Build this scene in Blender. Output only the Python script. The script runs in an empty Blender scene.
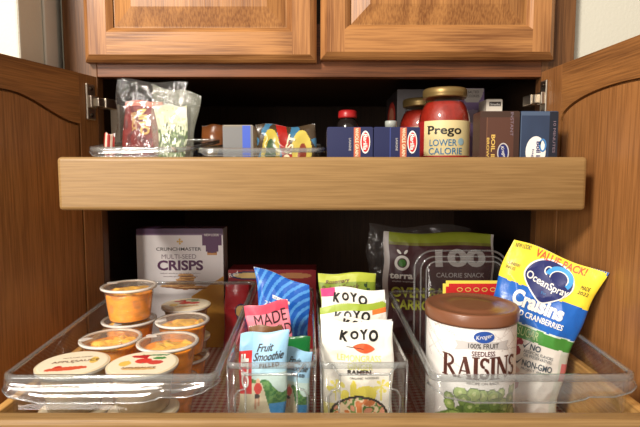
import bpy, bmesh, math, random
from mathutils import Vector, Matrix, Euler
from mathutils import noise as mnoise

scene = bpy.context.scene
COL = scene.collection
R = math.radians
E = 1.2                       # eye height
PITCH = R(5.0)
FPX = 500.0

# ------------------------------------------------------------------ camera, light
cam_d = bpy.data.cameras.new('camera')
cam_d.sensor_width = 36.0
cam_d.lens = FPX / 640.0 * 36.0
cam_d.clip_start = 0.02
cam = bpy.data.objects.new('camera', cam_d)
cam.location = (0, 0, E)
cam.rotation_euler = (R(90) - PITCH, 0, 0)
COL.objects.link(cam)
scene.camera = cam

w = bpy.data.worlds.new('room_light')
scene.world = w
w.use_nodes = True
w.node_tree.nodes['Background'].inputs[0].default_value = (1.0, 0.90, 0.78, 1)
w.node_tree.nodes['Background'].inputs[1].default_value = 0.47


def area(name, loc, target, size, power, color):
    d = bpy.data.lights.new(name, 'AREA')
    d.shape = 'DISK'
    d.size = size
    d.energy = power
    d.color = color
    o = bpy.data.objects.new(name, d)
    o.location = loc
    o.rotation_euler = (Vector(target) - Vector(loc)).to_track_quat('-Z', 'Y').to_euler()
    COL.objects.link(o)
    return o


area('ceiling_lamp', (-0.80, -0.60, E + 0.95), (0.05, 0.65, E - 0.1), 0.34, 36, (1.0, 0.91, 0.80))
area('window_daylight', (-1.15, -1.2, E + 0.15), (0, 0.7, E - 0.15), 0.75, 20, (1.0, 0.93, 0.85))

scene.view_settings.view_transform = 'Standard'
scene.view_settings.look = 'None'
scene.view_settings.exposure = 0.22
scene.view_settings.gamma = 1.0
scene.view_settings.use_curve_mapping = False
scene.cycles.transparent_max_bounces = 40
scene.cycles.max_bounces = 10


# ------------------------------------------------------------------ helpers
def s2l(c):
    return c / 12.92 if c <= 0.04045 else ((c + 0.055) / 1.055) ** 2.4


def rgb(r, g, b):
    return (s2l(r / 255), s2l(g / 255), s2l(b / 255))


def ray(px, py):
    a = (px - 320) / FPX
    b = (213.5 - py) / FPX
    return a, math.cos(PITCH) + b * math.sin(PITCH), -math.sin(PITCH) + b * math.cos(PITCH)


def PX(px, Y, py=213.5):
    a, f, u = ray(px, py)
    return a * Y / f


def PZ(py, Y):
    a, f, u = ray(320, py)
    return E + u * Y / f


def new_mat(name):
    m = bpy.data.materials.new(name)
    m.use_nodes = True
    nt = m.node_tree
    p = nt.nodes['Principled BSDF']
    return m, nt, p


def paint(name, c, rough=0.5, metal=0.0, bump=0.0, bscale=60, spec=0.5, coat=0.0, vary=0.0):
    m, nt, p = new_mat(name)
    p.inputs['Base Color'].default_value = (*c, 1)
    p.inputs['Roughness'].default_value = rough
    p.inputs['Metallic'].default_value = metal
    p.inputs['Specular IOR Level'].default_value = spec
    p.inputs['Coat Weight'].default_value = coat
    if bump or vary:
        tc = nt.nodes.new('ShaderNodeTexCoord')
        n = nt.nodes.new('ShaderNodeTexNoise')
        n.inputs['Scale'].default_value = bscale
        n.inputs['Detail'].default_value = 4
        nt.links.new(tc.outputs['Object'], n.inputs['Vector'])
        if bump:
            b = nt.nodes.new('ShaderNodeBump')
            b.inputs['Strength'].default_value = bump
            b.inputs['Distance'].default_value = 0.004
            nt.links.new(n.outputs['Fac'], b.inputs['Height'])
            nt.links.new(b.outputs['Normal'], p.inputs['Normal'])
        if vary:
            mx = nt.nodes.new('ShaderNodeMix')
            mx.data_type = 'RGBA'
            mx.inputs['A'].default_value = (*[x * (1 - vary) for x in c], 1)
            mx.inputs['B'].default_value = (*[min(1, x * (1 + vary)) for x in c], 1)
            nt.links.new(n.outputs['Fac'], mx.inputs['Factor'])
            nt.links.new(mx.outputs['Result'], p.inputs['Base Color'])
    return m


def print_mat(name, rough=0.35, bump=0.0, bscale=90):
    m, nt, p = new_mat(name)
    a = nt.nodes.new('ShaderNodeAttribute')
    a.attribute_name = 'print'
    nt.links.new(a.outputs['Color'], p.inputs['Base Color'])
    p.inputs['Roughness'].default_value = rough
    tc = nt.nodes.new('ShaderNodeTexCoord')
    n = nt.nodes.new('ShaderNodeTexNoise')
    n.inputs['Scale'].default_value = bscale
    n.inputs['Detail'].default_value = 3
    nt.links.new(tc.outputs['Object'], n.inputs['Vector'])
    b = nt.nodes.new('ShaderNodeBump')
    b.inputs['Strength'].default_value = bump
    b.inputs['Distance'].default_value = 0.004
    nt.links.new(n.outputs['Fac'], b.inputs['Height'])
    nt.links.new(b.outputs['Normal'], p.inputs['Normal'])
    return m


def clear(name, tint=(0.95, 0.96, 0.96), milky=0.02, gloss=0.9, rough=0.06, milk=(0.9, 0.9, 0.88), bump=0.0, bscale=70, ior=1.45):
    m = bpy.data.materials.new(name)
    m.use_nodes = True
    nt = m.node_tree
    nt.nodes.clear()
    out = nt.nodes.new('ShaderNodeOutputMaterial')
    tr = nt.nodes.new('ShaderNodeBsdfTransparent')
    tr.inputs[0].default_value = (*tint, 1)
    df = nt.nodes.new('ShaderNodeBsdfDiffuse')
    df.inputs[0].default_value = (*milk, 1)
    gl = nt.nodes.new('ShaderNodeBsdfGlossy')
    gl.inputs['Roughness'].default_value = rough
    # Schlick reflectance from the angle to the surface, the same from either side of the sheet
    fr = nt.nodes.new('ShaderNodeLayerWeight')
    fr.inputs['Blend'].default_value = 0.5
    pw = nt.nodes.new('ShaderNodeMath')
    pw.operation = 'POWER'
    pw.inputs[1].default_value = 4.0
    nt.links.new(fr.outputs['Facing'], pw.inputs[0])
    mu = nt.nodes.new('ShaderNodeMath')
    mu.operation = 'MULTIPLY_ADD'
    mu.use_clamp = True
    f0 = ((ior - 1) / (ior + 1)) ** 2
    mu.inputs[1].default_value = min(1, gloss * (1 - f0) * 0.6)
    mu.inputs[2].default_value = min(1, gloss * f0)
    nt.links.new(pw.outputs[0], mu.inputs[0])
    m1 = nt.nodes.new('ShaderNodeMixShader')
    m1.inputs[0].default_value = milky
    nt.links.new(tr.outputs[0], m1.inputs[1])
    nt.links.new(df.outputs[0], m1.inputs[2])
    m2 = nt.nodes.new('ShaderNodeMixShader')
    nt.links.new(mu.outputs[0], m2.inputs[0])
    nt.links.new(m1.outputs[0], m2.inputs[1])
    nt.links.new(gl.outputs[0], m2.inputs[2])
    nt.links.new(m2.outputs[0], out.inputs[0])
    if bump:
        tc = nt.nodes.new('ShaderNodeTexCoord')
        n = nt.nodes.new('ShaderNodeTexNoise')
        n.inputs['Scale'].default_value = bscale
        n.inputs['Detail'].default_value = 3
        nt.links.new(tc.outputs['Object'], n.inputs['Vector'])
        b = nt.nodes.new('ShaderNodeBump')
        b.inputs['Strength'].default_value = bump
        b.inputs['Distance'].default_value = 0.006
        nt.links.new(n.outputs['Fac'], b.inputs['Height'])
        nt.links.new(b.outputs['Normal'], gl.inputs['Normal'])
        nt.links.new(b.outputs['Normal'], fr.inputs['Normal'])
    return m


def wood(name, light, dark, axis='X', scale=9.0, rings=26.0, mixring=0.55, rough=0.38, stretch=0.14, offset=(0, 0, 0), pores=0.5):
    m, nt, p = new_mat(name)
    L = nt.links.new
    tc = nt.nodes.new('ShaderNodeTexCoord')
    mp = nt.nodes.new('ShaderNodeMapping')
    mp.inputs['Location'].default_value = offset
    sc = {'X': (stretch, 1, 1), 'Y': (1, stretch, 1), 'Z': (1, 1, stretch)}[axis]
    mp.inputs['Scale'].default_value = sc
    L(tc.outputs['Object'], mp.inputs['Vector'])
    n1 = nt.nodes.new('ShaderNodeTexNoise')
    n1.inputs['Scale'].default_value = scale
    n1.inputs['Detail'].default_value = 1.5
    L(mp.outputs[0], n1.inputs['Vector'])
    mu = nt.nodes.new('ShaderNodeMath'); mu.operation = 'MULTIPLY'; mu.inputs[1].default_value = rings
    L(n1.outputs['Fac'], mu.inputs[0])
    si = nt.nodes.new('ShaderNodeMath'); si.operation = 'SINE'
    L(mu.outputs[0], si.inputs[0])
    mr = nt.nodes.new('ShaderNodeMapRange')
    mr.inputs['From Min'].default_value = -1
    L(si.outputs[0], mr.inputs['Value'])
    mp2 = nt.nodes.new('ShaderNodeMapping')
    k = 0.03
    sc2 = {'X': (k, 1, 1), 'Y': (1, k, 1), 'Z': (1, 1, k)}[axis]
    mp2.inputs['Scale'].default_value = sc2
    L(tc.outputs['Object'], mp2.inputs['Vector'])
    n2 = nt.nodes.new('ShaderNodeTexNoise')
    n2.inputs['Scale'].default_value = 520
    n2.inputs['Detail'].default_value = 5
    L(mp2.outputs[0], n2.inputs['Vector'])
    n3 = nt.nodes.new('ShaderNodeTexNoise')
    n3.inputs['Scale'].default_value = scale * 0.6
    n3.inputs['Detail'].default_value = 3
    L(mp.outputs[0], n3.inputs['Vector'])
    mix = nt.nodes.new('ShaderNodeMix')
    mix.inputs['Factor'].default_value = mixring
    L(n3.outputs['Fac'], mix.inputs['A'])
    L(mr.outputs[0], mix.inputs['B'])
    mr2 = nt.nodes.new('ShaderNodeMapRange')
    mr2.inputs['From Min'].default_value = .36
    mr2.inputs['From Max'].default_value = .62
    L(n2.outputs['Fac'], mr2.inputs['Value'])
    mix2 = nt.nodes.new('ShaderNodeMix')
    mix2.inputs['Factor'].default_value = pores
    L(mix.outputs['Result'], mix2.inputs['A'])
    L(mr2.outputs[0], mix2.inputs['B'])
    cr = nt.nodes.new('ShaderNodeValToRGB')
    cr.color_ramp.elements[0].position = 0.14
    cr.color_ramp.elements[0].color = (*dark, 1)
    cr.color_ramp.elements[1].position = 0.76
    cr.color_ramp.elements[1].color = (*light, 1)
    L(mix2.outputs['Result'], cr.inputs[0])
    L(cr.outputs[0], p.inputs['Base Color'])
    p.inputs['Roughness'].default_value = rough
    p.inputs['Specular IOR Level'].default_value = 0.28
    b = nt.nodes.new('ShaderNodeBump')
    b.inputs['Strength'].default_value = 0.08
    b.inputs['Distance'].default_value = 0.002
    L(n2.outputs['Fac'], b.inputs['Height'])
    L(b.outputs['Normal'], p.inputs['Normal'])
    return m


class MB:
    """collects shapes, links them as one mesh object"""
    def __init__(s):
        s.v = []; s.f = []; s.c = []; s.smooth = []

    def add(s, verts, faces, cols=None, smooth=False):
        n = len(s.v)
        s.v += [tuple(v) for v in verts]
        s.f += [tuple(i + n for i in f) for f in faces]
        s.c += cols if cols else [(0.8, 0.8, 0.8)] * len(faces)
        s.smooth += [smooth] * len(faces)
        return s

    def box(s, x0, x1, y0, y1, z0, z1, bev=0.0, col=None):
        bm = bmesh.new()
        bmesh.ops.create_cube(bm, size=1)
        for v in bm.verts:
            v.co = Vector((x0 + (v.co.x + .5) * (x1 - x0), y0 + (v.co.y + .5) * (y1 - y0), z0 + (v.co.z + .5) * (z1 - z0)))
        if bev:
            bmesh.ops.bevel(bm, geom=bm.edges[:], offset=bev, segments=3, profile=0.5, affect='EDGES')
        bm.verts.index_update()
        s.add([v.co[:] for v in bm.verts], [[v.index for v in f.verts] for f in bm.faces],
              [col] * len(bm.faces) if col else None, False)
        bm.free()
        return s

    def lathe(s, prof, n=48, cx=0, cy=0, col=None, smooth=True, closed=False):
        vs = []
        fs = []
        for (r, z) in prof:
            for k in range(n):
                a = 2 * math.pi * k / n
                vs.append((cx + r * math.cos(a), cy + r * math.sin(a), z))
        m = len(prof)
        for i in range(m - 1 + (1 if closed else 0)):
            j = (i + 1) % m
            for k in range(n):
                q = (k + 1) % n
                fs.append((i * n + k, i * n + q, j * n + q, j * n + k))
        if not closed:
            if prof[0][0] > 1e-6: fs.append(tuple(reversed(range(n))))
            if prof[-1][0] > 1e-6: fs.append(tuple((m - 1) * n + k for k in range(n)))
        s.add(vs, fs, [col] * len(fs) if col else None, smooth)
        return s

    def tube(s, pts, r, n=8, closed=False):
        pts = [Vector(p) for p in pts]
        m = len(pts)
        vs = []; fs = []
        up = Vector((0, 0, 1))
        for i, p in enumerate(pts):
            a = pts[(i - 1) % m] if (closed or i > 0) else p
            b = pts[(i + 1) % m] if (closed or i < m - 1) else p
            t = (b - a).normalized()
            ref = up if abs(t.dot(up)) < 0.95 else Vector((0, 1, 0))
            x = t.cross(ref).normalized()
            y = x.cross(t).normalized()
            rr = r[i] if isinstance(r, (list, tuple)) else r
            for k in range(n):
                an = 2 * math.pi * k / n
                vs.append(p + rr * (math.cos(an) * x + math.sin(an) * y))
        for i in range(m if closed else m - 1):
            j = (i + 1) % m
            for k in range(n):
                q = (k + 1) % n
                fs.append((i * n + k, i * n + q, j * n + q, j * n + k))
        if not closed:
            fs.append(tuple(reversed(range(n))))
            fs.append(tuple((m - 1) * n + k for k in range(n)))
        s.add(vs, fs, None, True)
        return s

    def prism(s, poly, y0, y1):
        """poly in XZ extruded along y"""
        n = len(poly)
        vs = [(x, y0, z) for x, z in poly] + [(x, y1, z) for x, z in poly]
        fs = [tuple(range(n)), tuple(reversed(range(n, 2 * n)))]
        for i in range(n):
            j = (i + 1) % n
            fs.append((j, i, n + i, n + j))
        s.add(vs, fs)
        return s

    def build(s, name, mat, parent=None, kind=None, label=None, bevel=0.0, fixn=True):
        me = bpy.data.meshes.new(name)
        me.from_pydata(s.v, [], s.f)
        me.validate()
        if len(me.polygons) == len(s.c):
            at = me.attributes.new('print', 'FLOAT_COLOR', 'FACE')
            buf = []
            for c in s.c:
                buf += [c[0], c[1], c[2], 1.0]
            at.data.foreach_set('color', buf)
            me.polygons.foreach_set('use_smooth', s.smooth)
        if fixn:
            bm = bmesh.new(); bm.from_mesh(me)
            bmesh.ops.recalc_face_normals(bm, faces=bm.faces[:])
            bm.to_mesh(me); bm.free()
        me.materials.append(mat)
        o = bpy.data.objects.new(name, me)
        COL.objects.link(o)
        if parent: o.parent = parent
        if kind: o['kind'] = kind
        if label: o['label'] = label
        if bevel:
            md = o.modifiers.new('bevel', 'BEVEL')
            md.width = bevel; md.segments = 3; md.limit_method = 'ANGLE'
        return o


def thing(name, label, cat, loc=(0, 0, 0), rot=(0, 0, 0), group=None):
    o = bpy.data.objects.new(name, None)
    o.empty_display_size = 0.02
    o.location = loc
    o.rotation_euler = rot
    o['label'] = label
    o['category'] = cat
    if group: o['group'] = group
    COL.objects.link(o)
    return o


def copy_tree(o, parent=None):
    c = o.copy()
    COL.objects.link(c)
    if parent: c.parent = parent
    for ch in list(o.children):
        copy_tree(ch, c)
    return c


_tcache = {}


def text_shape(body, bold=0.0, spacing=1.0):
    key = (body, bold, spacing)
    if key in _tcache: return _tcache[key]
    cu = bpy.data.curves.new('t', 'FONT')
    cu.body = body
    cu.size = 1.0
    cu.offset = bold
    cu.space_character = spacing
    cu.resolution_u = 4
    cu.fill_mode = 'FRONT'
    o = bpy.data.objects.new('t', cu)
    COL.objects.link(o)
    dg = bpy.context.evaluated_depsgraph_get()
    me = bpy.data.meshes.new_from_object(o.evaluated_get(dg))
    vs = [(v.co.x, v.co.y) for v in me.vertices]
    fs = [tuple(p.vertices) for p in me.polygons]
    bpy.data.objects.remove(o)
    bpy.data.curves.remove(cu)
    bpy.data.meshes.remove(me)
    x0 = min(v[0] for v in vs); x1 = max(v[0] for v in vs)
    y0 = min(v[1] for v in vs); y1 = max(v[1] for v in vs)
    vs = [((x - (x0 + x1) / 2) / (x1 - x0), (y - (y0 + y1) / 2) / (x1 - x0)) for x, y in vs]
    _tcache[key] = (vs, fs, (y1 - y0) / (x1 - x0))
    return _tcache[key]


def on_surface(polys, S, mat, parent, name, off=0.0006, maxlen=0.004, label=None):
    """polys: list of (verts2d in metres (x from centre, z from base), faces); laid on surface S"""
    bm = bmesh.new()
    for vs, fs in polys:
        bv = [bm.verts.new((x, z, 0)) for x, z in vs]
        for f in fs:
            try:
                bm.faces.new([bv[i] for i in f])
            except ValueError:
                pass
    bmesh.ops.triangulate(bm, faces=bm.faces[:])
    for _ in range(4):
        ed = [e for e in bm.edges if e.calc_length() > maxlen]
        if not ed: break
        bmesh.ops.subdivide_edges(bm, edges=ed, cuts=1)
        bmesh.ops.triangulate(bm, faces=bm.faces[:])
    for v in bm.verts:
        v.co = Vector(S(v.co.x, v.co.y, off))
    bmesh.ops.recalc_face_normals(bm, faces=bm.faces[:])
    me = bpy.data.meshes.new(name)
    bm.to_mesh(me); bm.free()
    me.materials.append(mat)
    o = bpy.data.objects.new(name, me)
    COL.objects.link(o)
    o.parent = parent
    if label: o['label'] = label
    return o


def txt(body, x, z, width, height=None, rot=0.0, shear=0.0, bold=0.0, spacing=1.0, arc=0.0):
    vs, fs, asp = text_shape(body, bold, spacing)
    h = height if height else width * asp
    c, s = math.cos(R(rot)), math.sin(R(rot))
    out = []
    for a, b in vs:
        X = a * width; Z = b / asp * h
        X += shear * Z
        Z += arc * (1 - (2 * a) ** 2)
        out.append((x + X * c - Z * s, z + X * s + Z * c))
    return (out, fs)


def blob(x, z, rx, rz, rot=0.0, n=28, fn=None):
    c, s = math.cos(R(rot)), math.sin(R(rot))
    out = []
    for k in range(n):
        a = 2 * math.pi * k / n
        X = rx * math.cos(a); Z = rz * math.sin(a)
        out.append((x + X * c - Z * s, z + X * s + Z * c))
    return (out, [tuple(range(n))])


def poly2(pts):
    return (pts, [tuple(range(len(pts)))])


def ring(x, z, rx, rz, t, n=32, rot=0.0, a0=0, a1=360):
    c, s = math.cos(R(rot)), math.sin(R(rot))
    vs = []; fs = []
    full = abs(a1 - a0) >= 360
    m = n if full else n + 1
    for k in range(m):
        a = R(a0 + (a1 - a0) * k / n)
        for q in (0, 1):
            X = (rx - q * t) * math.cos(a); Z = (rz - q * t) * math.sin(a)
            vs.append((x + X * c - Z * s, z + X * s + Z * c))
    for k in range(m if full else n):
        j = (k + 1) % m
        fs.append((2 * k, 2 * j, 2 * j + 1, 2 * k + 1))
    return (vs, fs)


def el(u, v, cu, cv, ru, rv):
    return ((u - cu) / ru) ** 2 + ((v - cv) / rv) ** 2 < 1


# ------------------------------------------------------------------ generic packages
def pouch(name, label, cat, loc, rot, w, h, d, art, mat, seed=0, kind='stand', group=None, wr=0.0011,
          cell=0.0012, back=(0.7, 0.7, 0.7), taper=0.0, lump=0.0, body='pouch_film', crimp=0.0003, bend=0.0, slope=0.0):
    root = thing(name, label, cat, loc, rot, group)
    rnd = random.Random(seed)
    gr = [(rnd.uniform(20, 110), rnd.uniform(0, math.pi), rnd.uniform(0, 6.28), rnd.uniform(.3, 1)) for _ in range(7)]
    off3 = Vector((rnd.uniform(0, 50), rnd.uniform(0, 50), rnd.uniform(0, 50)))

    def vb(v):
        if kind == 'stand':
            return min(1.0, 0.72 + v * 1.1) * max(0.0, 1 - max(v, 0) ** 2.3) ** 0.9
        if kind == 'flat':
            return 0.0 if v <= 0 or v >= 1 else min(1, math.sin(math.pi * v) ** 0.5)
        return 0.0 if v <= 0 or v >= 1 else max(0, math.sin(math.pi * v)) ** 0.7

    def S(x, z, off=0.0, side=-1):
        u = max(-1, min(1, 2 * x / w)); v = max(0, min(1, z / h))
        e = max(0.0, 1 - u * u)
        ed = min(1, e * 3) * min(1, (1 - v) * 8 + .15)
        bz = d / 2 * e ** 0.6 * vb(v)
        wv = 0
        for k, th, ph, am in gr:
            wv += am * math.sin(k * (x * math.cos(th) + z * math.sin(th)) + ph + side)
        p3 = Vector((x * 38, z * 38, side * 9)) + off3
        wv = wv * 0.35 + 1.5 * (0.5 - abs(mnoise.noise(p3)) * 2)
        lm = lump * max(0, mnoise.noise(Vector((x * 75, z * 75, 3 + side)) + off3)) if lump else 0
        y = side * (bz + ed * (wv * wr + lm))
        if kind != 'stand' or v > 0.5:
            se = max(0, 1 - min(v if kind != 'stand' else 1, 1 - v) / 0.05)
            y += side * 0 + se * crimp * math.sin(x * 2600)
        # whole sheet waviness near the top
        y += (v ** 2) * wr * 2.2 * math.sin(u * 2.6 + seed)
        X = x * (1 - taper * (1 - v)) + bend * v * v + wr * 0.8 * math.sin(z * 90 + seed) * abs(u)
        Z = z - x * math.tan(slope * (v * (2 - v))) + (wr * 1.2 * math.sin(u * 4 + seed * 2)) * v ** 6
        return (X, y + side * off if side < 0 else y + off, Z)

    nx = max(8, int(w / cell)); nz = max(8, int(h / cell))
    mb = MB()
    vs = []; fs = []; cs = []
    for j in range(nz + 1):
        for i in range(nx + 1):
            vs.append(S((i / nx - .5) * w, j / nz * h))
    for j in range(nz):
        for i in range(nx):
            a = j * (nx + 1) + i
            fs.append((a, a + 1, a + nx + 2, a + nx + 1))
            cs.append(art((i + .5) / nx, (j + .5) / nz))
    # back, coarser
    bx = max(4, nx // 4); bz_ = max(4, nz // 4)
    n0 = len(vs)
    for j in range(bz_ + 1):
        for i in range(bx + 1):
            p = S((i / bx - .5) * w, j / bz_ * h, 0, 1)
            if i in (0, bx) or j == bz_: p = S((i / bx - .5) * w, j / bz_ * h)
            vs.append(p)
    for j in range(bz_):
        for i in range(bx):
            a = n0 + j * (bx + 1) + i
            fs.append((a + 1, a, a + bx + 1, a + bx + 2))
            cs.append(back)
    # gusset
    fr = list(range(0, nx + 1))
    bk = [n0 + i for i in range(bx, -1, -1)]
    fs.append(tuple(reversed(fr + bk)))
    cs.append(back)
    mb.add(vs, fs, cs, True)
    mb.build(body, mat, root, fixn=False)
    root_S = lambda x, z, off=0.0: S(x, z, off)
    return root, root_S


def carton(name, label, cat, loc, rot, w, d, h, art, mat, group=None, side=(0.5, 0.5, 0.5), top=None, cell=0.0012, sideart=None, leftart=None):
    root = thing(name, label, cat, loc, rot, group)
    mb = MB()
    nx = max(2, int(w / cell)); nz = max(2, int(h / cell))
    vs = []; fs = []; cs = []
    for j in range(nz + 1):
        for i in range(nx + 1):
            vs.append(((i / nx - .5) * w, -d / 2, j / nz * h))
    for j in range(nz):
        for i in range(nx):
            a = j * (nx + 1) + i
            fs.append((a, a + 1, a + nx + 2, a + nx + 1)); cs.append(art((i + .5) / nx, (j + .5) / nz))
    mb.add(vs, fs, cs)
    X, Y = w / 2, d / 2
    t = top or side
    if leftart:
        ny = max(2, int(d / cell / 2))
        vs = []; fs = []; cs = []
        for j in range(nz + 1):
            for i in range(ny + 1):
                vs.append((-X, Y - i / ny * d, j / nz * h))
        for j in range(nz):
            for i in range(ny):
                a = j * (ny + 1) + i
                fs.append((a, a + 1, a + ny + 2, a + ny + 1)); cs.append(leftart((i + .5) / ny, (j + .5) / nz))
        mb.add(vs, fs, cs)
    else:
        mb.add([(-X, Y, 0), (-X, -Y, 0), (-X, -Y, h), (-X, Y, h)], [(0, 1, 2, 3)], [side])
    mb.add([(X, -Y, 0), (X, Y, 0), (X, Y, h), (X, -Y, h)], [(0, 1, 2, 3)], [side])
    mb.add([(X, Y, 0), (-X, Y, 0), (-X, Y, h), (X, Y, h)], [(0, 1, 2, 3)], [side])
    mb.add([(-X, Y, 0), (X, Y, 0), (X, -Y, 0), (-X, -Y, 0)], [(0, 1, 2, 3)], [side])
    mb.add([(-X, -Y, h), (X, -Y, h), (X, Y, h), (-X, Y, h)], [(0, 1, 2, 3)], [t])
    mb.build('carton_body', mat, root, fixn=False)
    # tucked top flap, slightly proud, and its folded lip
    fl = MB().box(-X + .0012, X - .0012, -Y + .0006, Y - .004, h, h + .0007, col=t)
    fl.build('top_flap', mat, root)

    def S(x, z, off=0.0):
        return (x, -d / 2 - off, z)
    return root, S


# ------------------------------------------------------------------ materials
WHITE = rgb(235, 232, 226)
M = {}
M['oak_v'] = wood('oak_vertical_grain', rgb(172, 120, 72), rgb(112, 68, 36), 'Z', 13, 32, 0.45, 0.36, stretch=.12, pores=.34)
M['oak_h'] = wood('oak_horizontal_grain', rgb(174, 122, 72), rgb(108, 66, 36), 'X', 12, 34, 0.5, 0.36, stretch=.16, pores=.34)
M['oak_panel'] = wood('oak_panel_grain', rgb(174, 122, 70), rgb(118, 74, 40), 'Z', 14, 36, 0.5, 0.36, offset=(3, 1, 2), stretch=.09, pores=.34)
M['frame_v'] = wood('face_frame_vertical', rgb(114, 76, 44), rgb(70, 44, 24), 'Z', 14, 30, 0.5, 0.4, offset=(7, 2, 1), stretch=.09, pores=.34)
M['frame_h'] = wood('face_frame_horizontal', rgb(122, 74, 44), rgb(66, 38, 22), 'X', 14, 40, 0.55, 0.4, offset=(5, 2, 1), stretch=.09, pores=.34)
M['door_v'] = wood('door_back_grain', rgb(156, 106, 60), rgb(108, 68, 35), 'Z', 8, 16, 0.35, 0.36, offset=(2, 6, 1), pores=0.35)
M['door_h'] = wood('door_back_frame', rgb(176, 112, 54), rgb(140, 84, 38), 'Y', 9, 26, 0.45, 0.36, offset=(2, 6, 3), pores=0.5)
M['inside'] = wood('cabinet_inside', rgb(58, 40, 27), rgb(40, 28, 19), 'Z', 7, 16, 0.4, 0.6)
M['maple'] = wood('pale_board', rgb(154, 122, 78), rgb(108, 80, 45), 'X', 6, 14, 0.45, 0.4, stretch=0.07, pores=0.22)
M['plywood'] = wood('shelf_base', rgb(205, 170, 110), rgb(180, 140, 85), 'X', 6, 10, 0.3, 0.5)
M['nickel'] = paint('brushed_nickel', rgb(190, 180, 165), 0.3, 1.0)
M['brass'] = paint('hinge_brass', rgb(205, 190, 140), 0.3, 1.0)
M['dark_metal'] = paint('dark_metal', rgb(60, 50, 40), 0.4, 0.8)
M['wall'] = paint('cream_wall_paint', rgb(204, 201, 186), 0.7, bump=0.15, bscale=220)
M['trimwhite'] = paint('trim_paint', rgb(212, 208, 196), 0.45)
M['floor'] = wood('floor_boards', rgb(150, 110, 70), rgb(110, 75, 45), 'Y', 4, 16, 0.4, 0.4)
M['acrylic'] = clear('clear_acrylic', (0.99, 0.992, 0.992), 0.004, 0.65, 0.05)
M['acrylic_edge'] = clear('acrylic_edge', (0.80, 0.82, 0.82), 0.10, 2.6, 0.08, (0.85, 0.86, 0.86))
M['bag'] = clear('clear_bag_film', (0.98, 0.98, 0.98), 0.012, 2.2, 0.05, (0.9, 0.9, 0.88), 0.9, 60)
M['bag_dark'] = clear('thin_clear_bag', (0.96, 0.96, 0.96), 0.03, 1.4, 0.12, (0.8, 0.8, 0.8), 0.5, 90)
M['bag_milky'] = clear('milky_bag_film', (0.96, 0.97, 0.95), 0.14, 1.6, 0.10, rgb(220, 222, 206), 0.8, 55)
M['cup'] = clear('translucent_cup', (0.99, 0.97, 0.94), 0.06, 1.1, 0.15, (0.95, 0.9, 0.82))
M['cup_rim'] = clear('cup_rim', (0.95, 0.93, 0.9), 0.70, 1.5, 0.2, (0.97, 0.94, 0.88))
M['cup_film'] = clear('cup_film_lid', (0.99, 0.98, 0.96), 0.03, 0.6, 0.12, (0.95, 0.93, 0.88), 0.25, 60)
M['glass'] = clear('jar_glass', (0.97, 0.97, 0.96), 0.0, 1.6, 0.03)
M['print_gloss'] = print_mat('printed_film', 0.28, 0.22, 70)
M['print_matte'] = print_mat('printed_matte_film', 0.45, 0.25, 70)
M['print_card'] = print_mat('printed_card', 0.5, 0.0)
M['fruit'] = print_mat('fruit_pieces', 0.25, 0.1, 120)
M['lid_print'] = print_mat('printed_foil_lid', 0.35, 0.06, 80)


def ink(name, c, rough=0.45):
    if name not in M:
        M[name] = paint('ink_' + name, c, rough)
    return M[name]


INK = {k: ink(k, rgb(*c)) for k, c in dict(
    black=(28, 25, 22), dark=(52, 46, 44), purple=(88, 44, 84), grey=(132, 116, 128), white=(240, 238, 232),
    blue=(36, 78, 160), navy=(34, 42, 104), red=(196, 40, 40), orange=(232, 96, 52), yellow=(232, 214, 86),
    lemon=(222, 222, 110), green=(70, 130, 50), lime=(212, 222, 80), brown=(112, 68, 48), silver=(196, 192, 190), gold=(216, 178, 92),
    maroon=(92, 40, 50), sky=(70, 130, 190), pinkdark=(60, 26, 30), cream=(238, 226, 190), steel=(60, 118, 160)).items()}

# ------------------------------------------------------------------ room
def struct(name, mb, mat):
    return mb.build(name, mat, kind='structure')


struct('floor', MB().box(-1.6, 1.6, -2.2, 1.6, -0.05, 0.0), M['floor'])
struct('wall_right', MB().box(0.385, 1.6, 0.80, 0.90, 0.0, 2.5), M['wall'])
struct('wall_left', MB().box(-1.6, -0.4005, 0.684, 0.80, 0.0, 2.5, .004), M['wall'])
struct('wall_back', MB().box(-1.6, 1.6, 1.42, 1.5, 0.0, 2.5), M['wall'])
# slim painted bead on the wall's return, next to the cabinet
struct('trim_1', MB().box(-0.4003, -0.3965, 0.742, 0.752, 0.0, 2.3, 0.0015).box(-0.4003, -0.3985, 0.752, 0.7795, 0.0, 2.3, 0.0008), M['trimwhite'])

# ------------------------------------------------------------------ cabinet
cab = thing('pantry_cabinet', 'oak pantry cabinet with open doors and two pull-out shelves', 'cabinet')
YF = 0.78
zr0, zr1 = PZ(77, YF), E + 0.22          # rail
XL0, XL1 = PX(63, YF, 40), PX(98, YF, 100)
XR0, XR1 = PX(540.5, YF, 100), PX(575, YF, 40)
zb, zt = 0.35, E + 0.75
MB().box(XL0, XL1, YF, YF + .02, zb, zt, .001).build('face_frame_stile', M['frame_v'], cab)
MB().box(XR0, XR1, YF, YF + .02, zb, zt, .001).build('face_frame_stile', M['frame_v'], cab)
MB().box(XL1, XR0, YF + .0005, YF + .0195, zr0, zr1, .001).build('face_frame_rail', M['frame_h'], cab)
MB().box(XL1, XR0, YF + .0005, YF + .0195, zb, zb + .06, .001).build('face_frame_rail', M['frame_h'], cab)
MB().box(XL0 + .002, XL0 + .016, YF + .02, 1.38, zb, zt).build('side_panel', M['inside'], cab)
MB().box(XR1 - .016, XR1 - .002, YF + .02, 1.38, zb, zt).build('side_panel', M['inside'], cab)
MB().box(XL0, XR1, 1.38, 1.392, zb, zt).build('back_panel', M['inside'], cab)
MB().box(XL0 + .016, XR1 - .016, YF + .02, 1.38, zr0 + .03, zr0 + .046).build('top_panel', M['inside'], cab)
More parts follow.
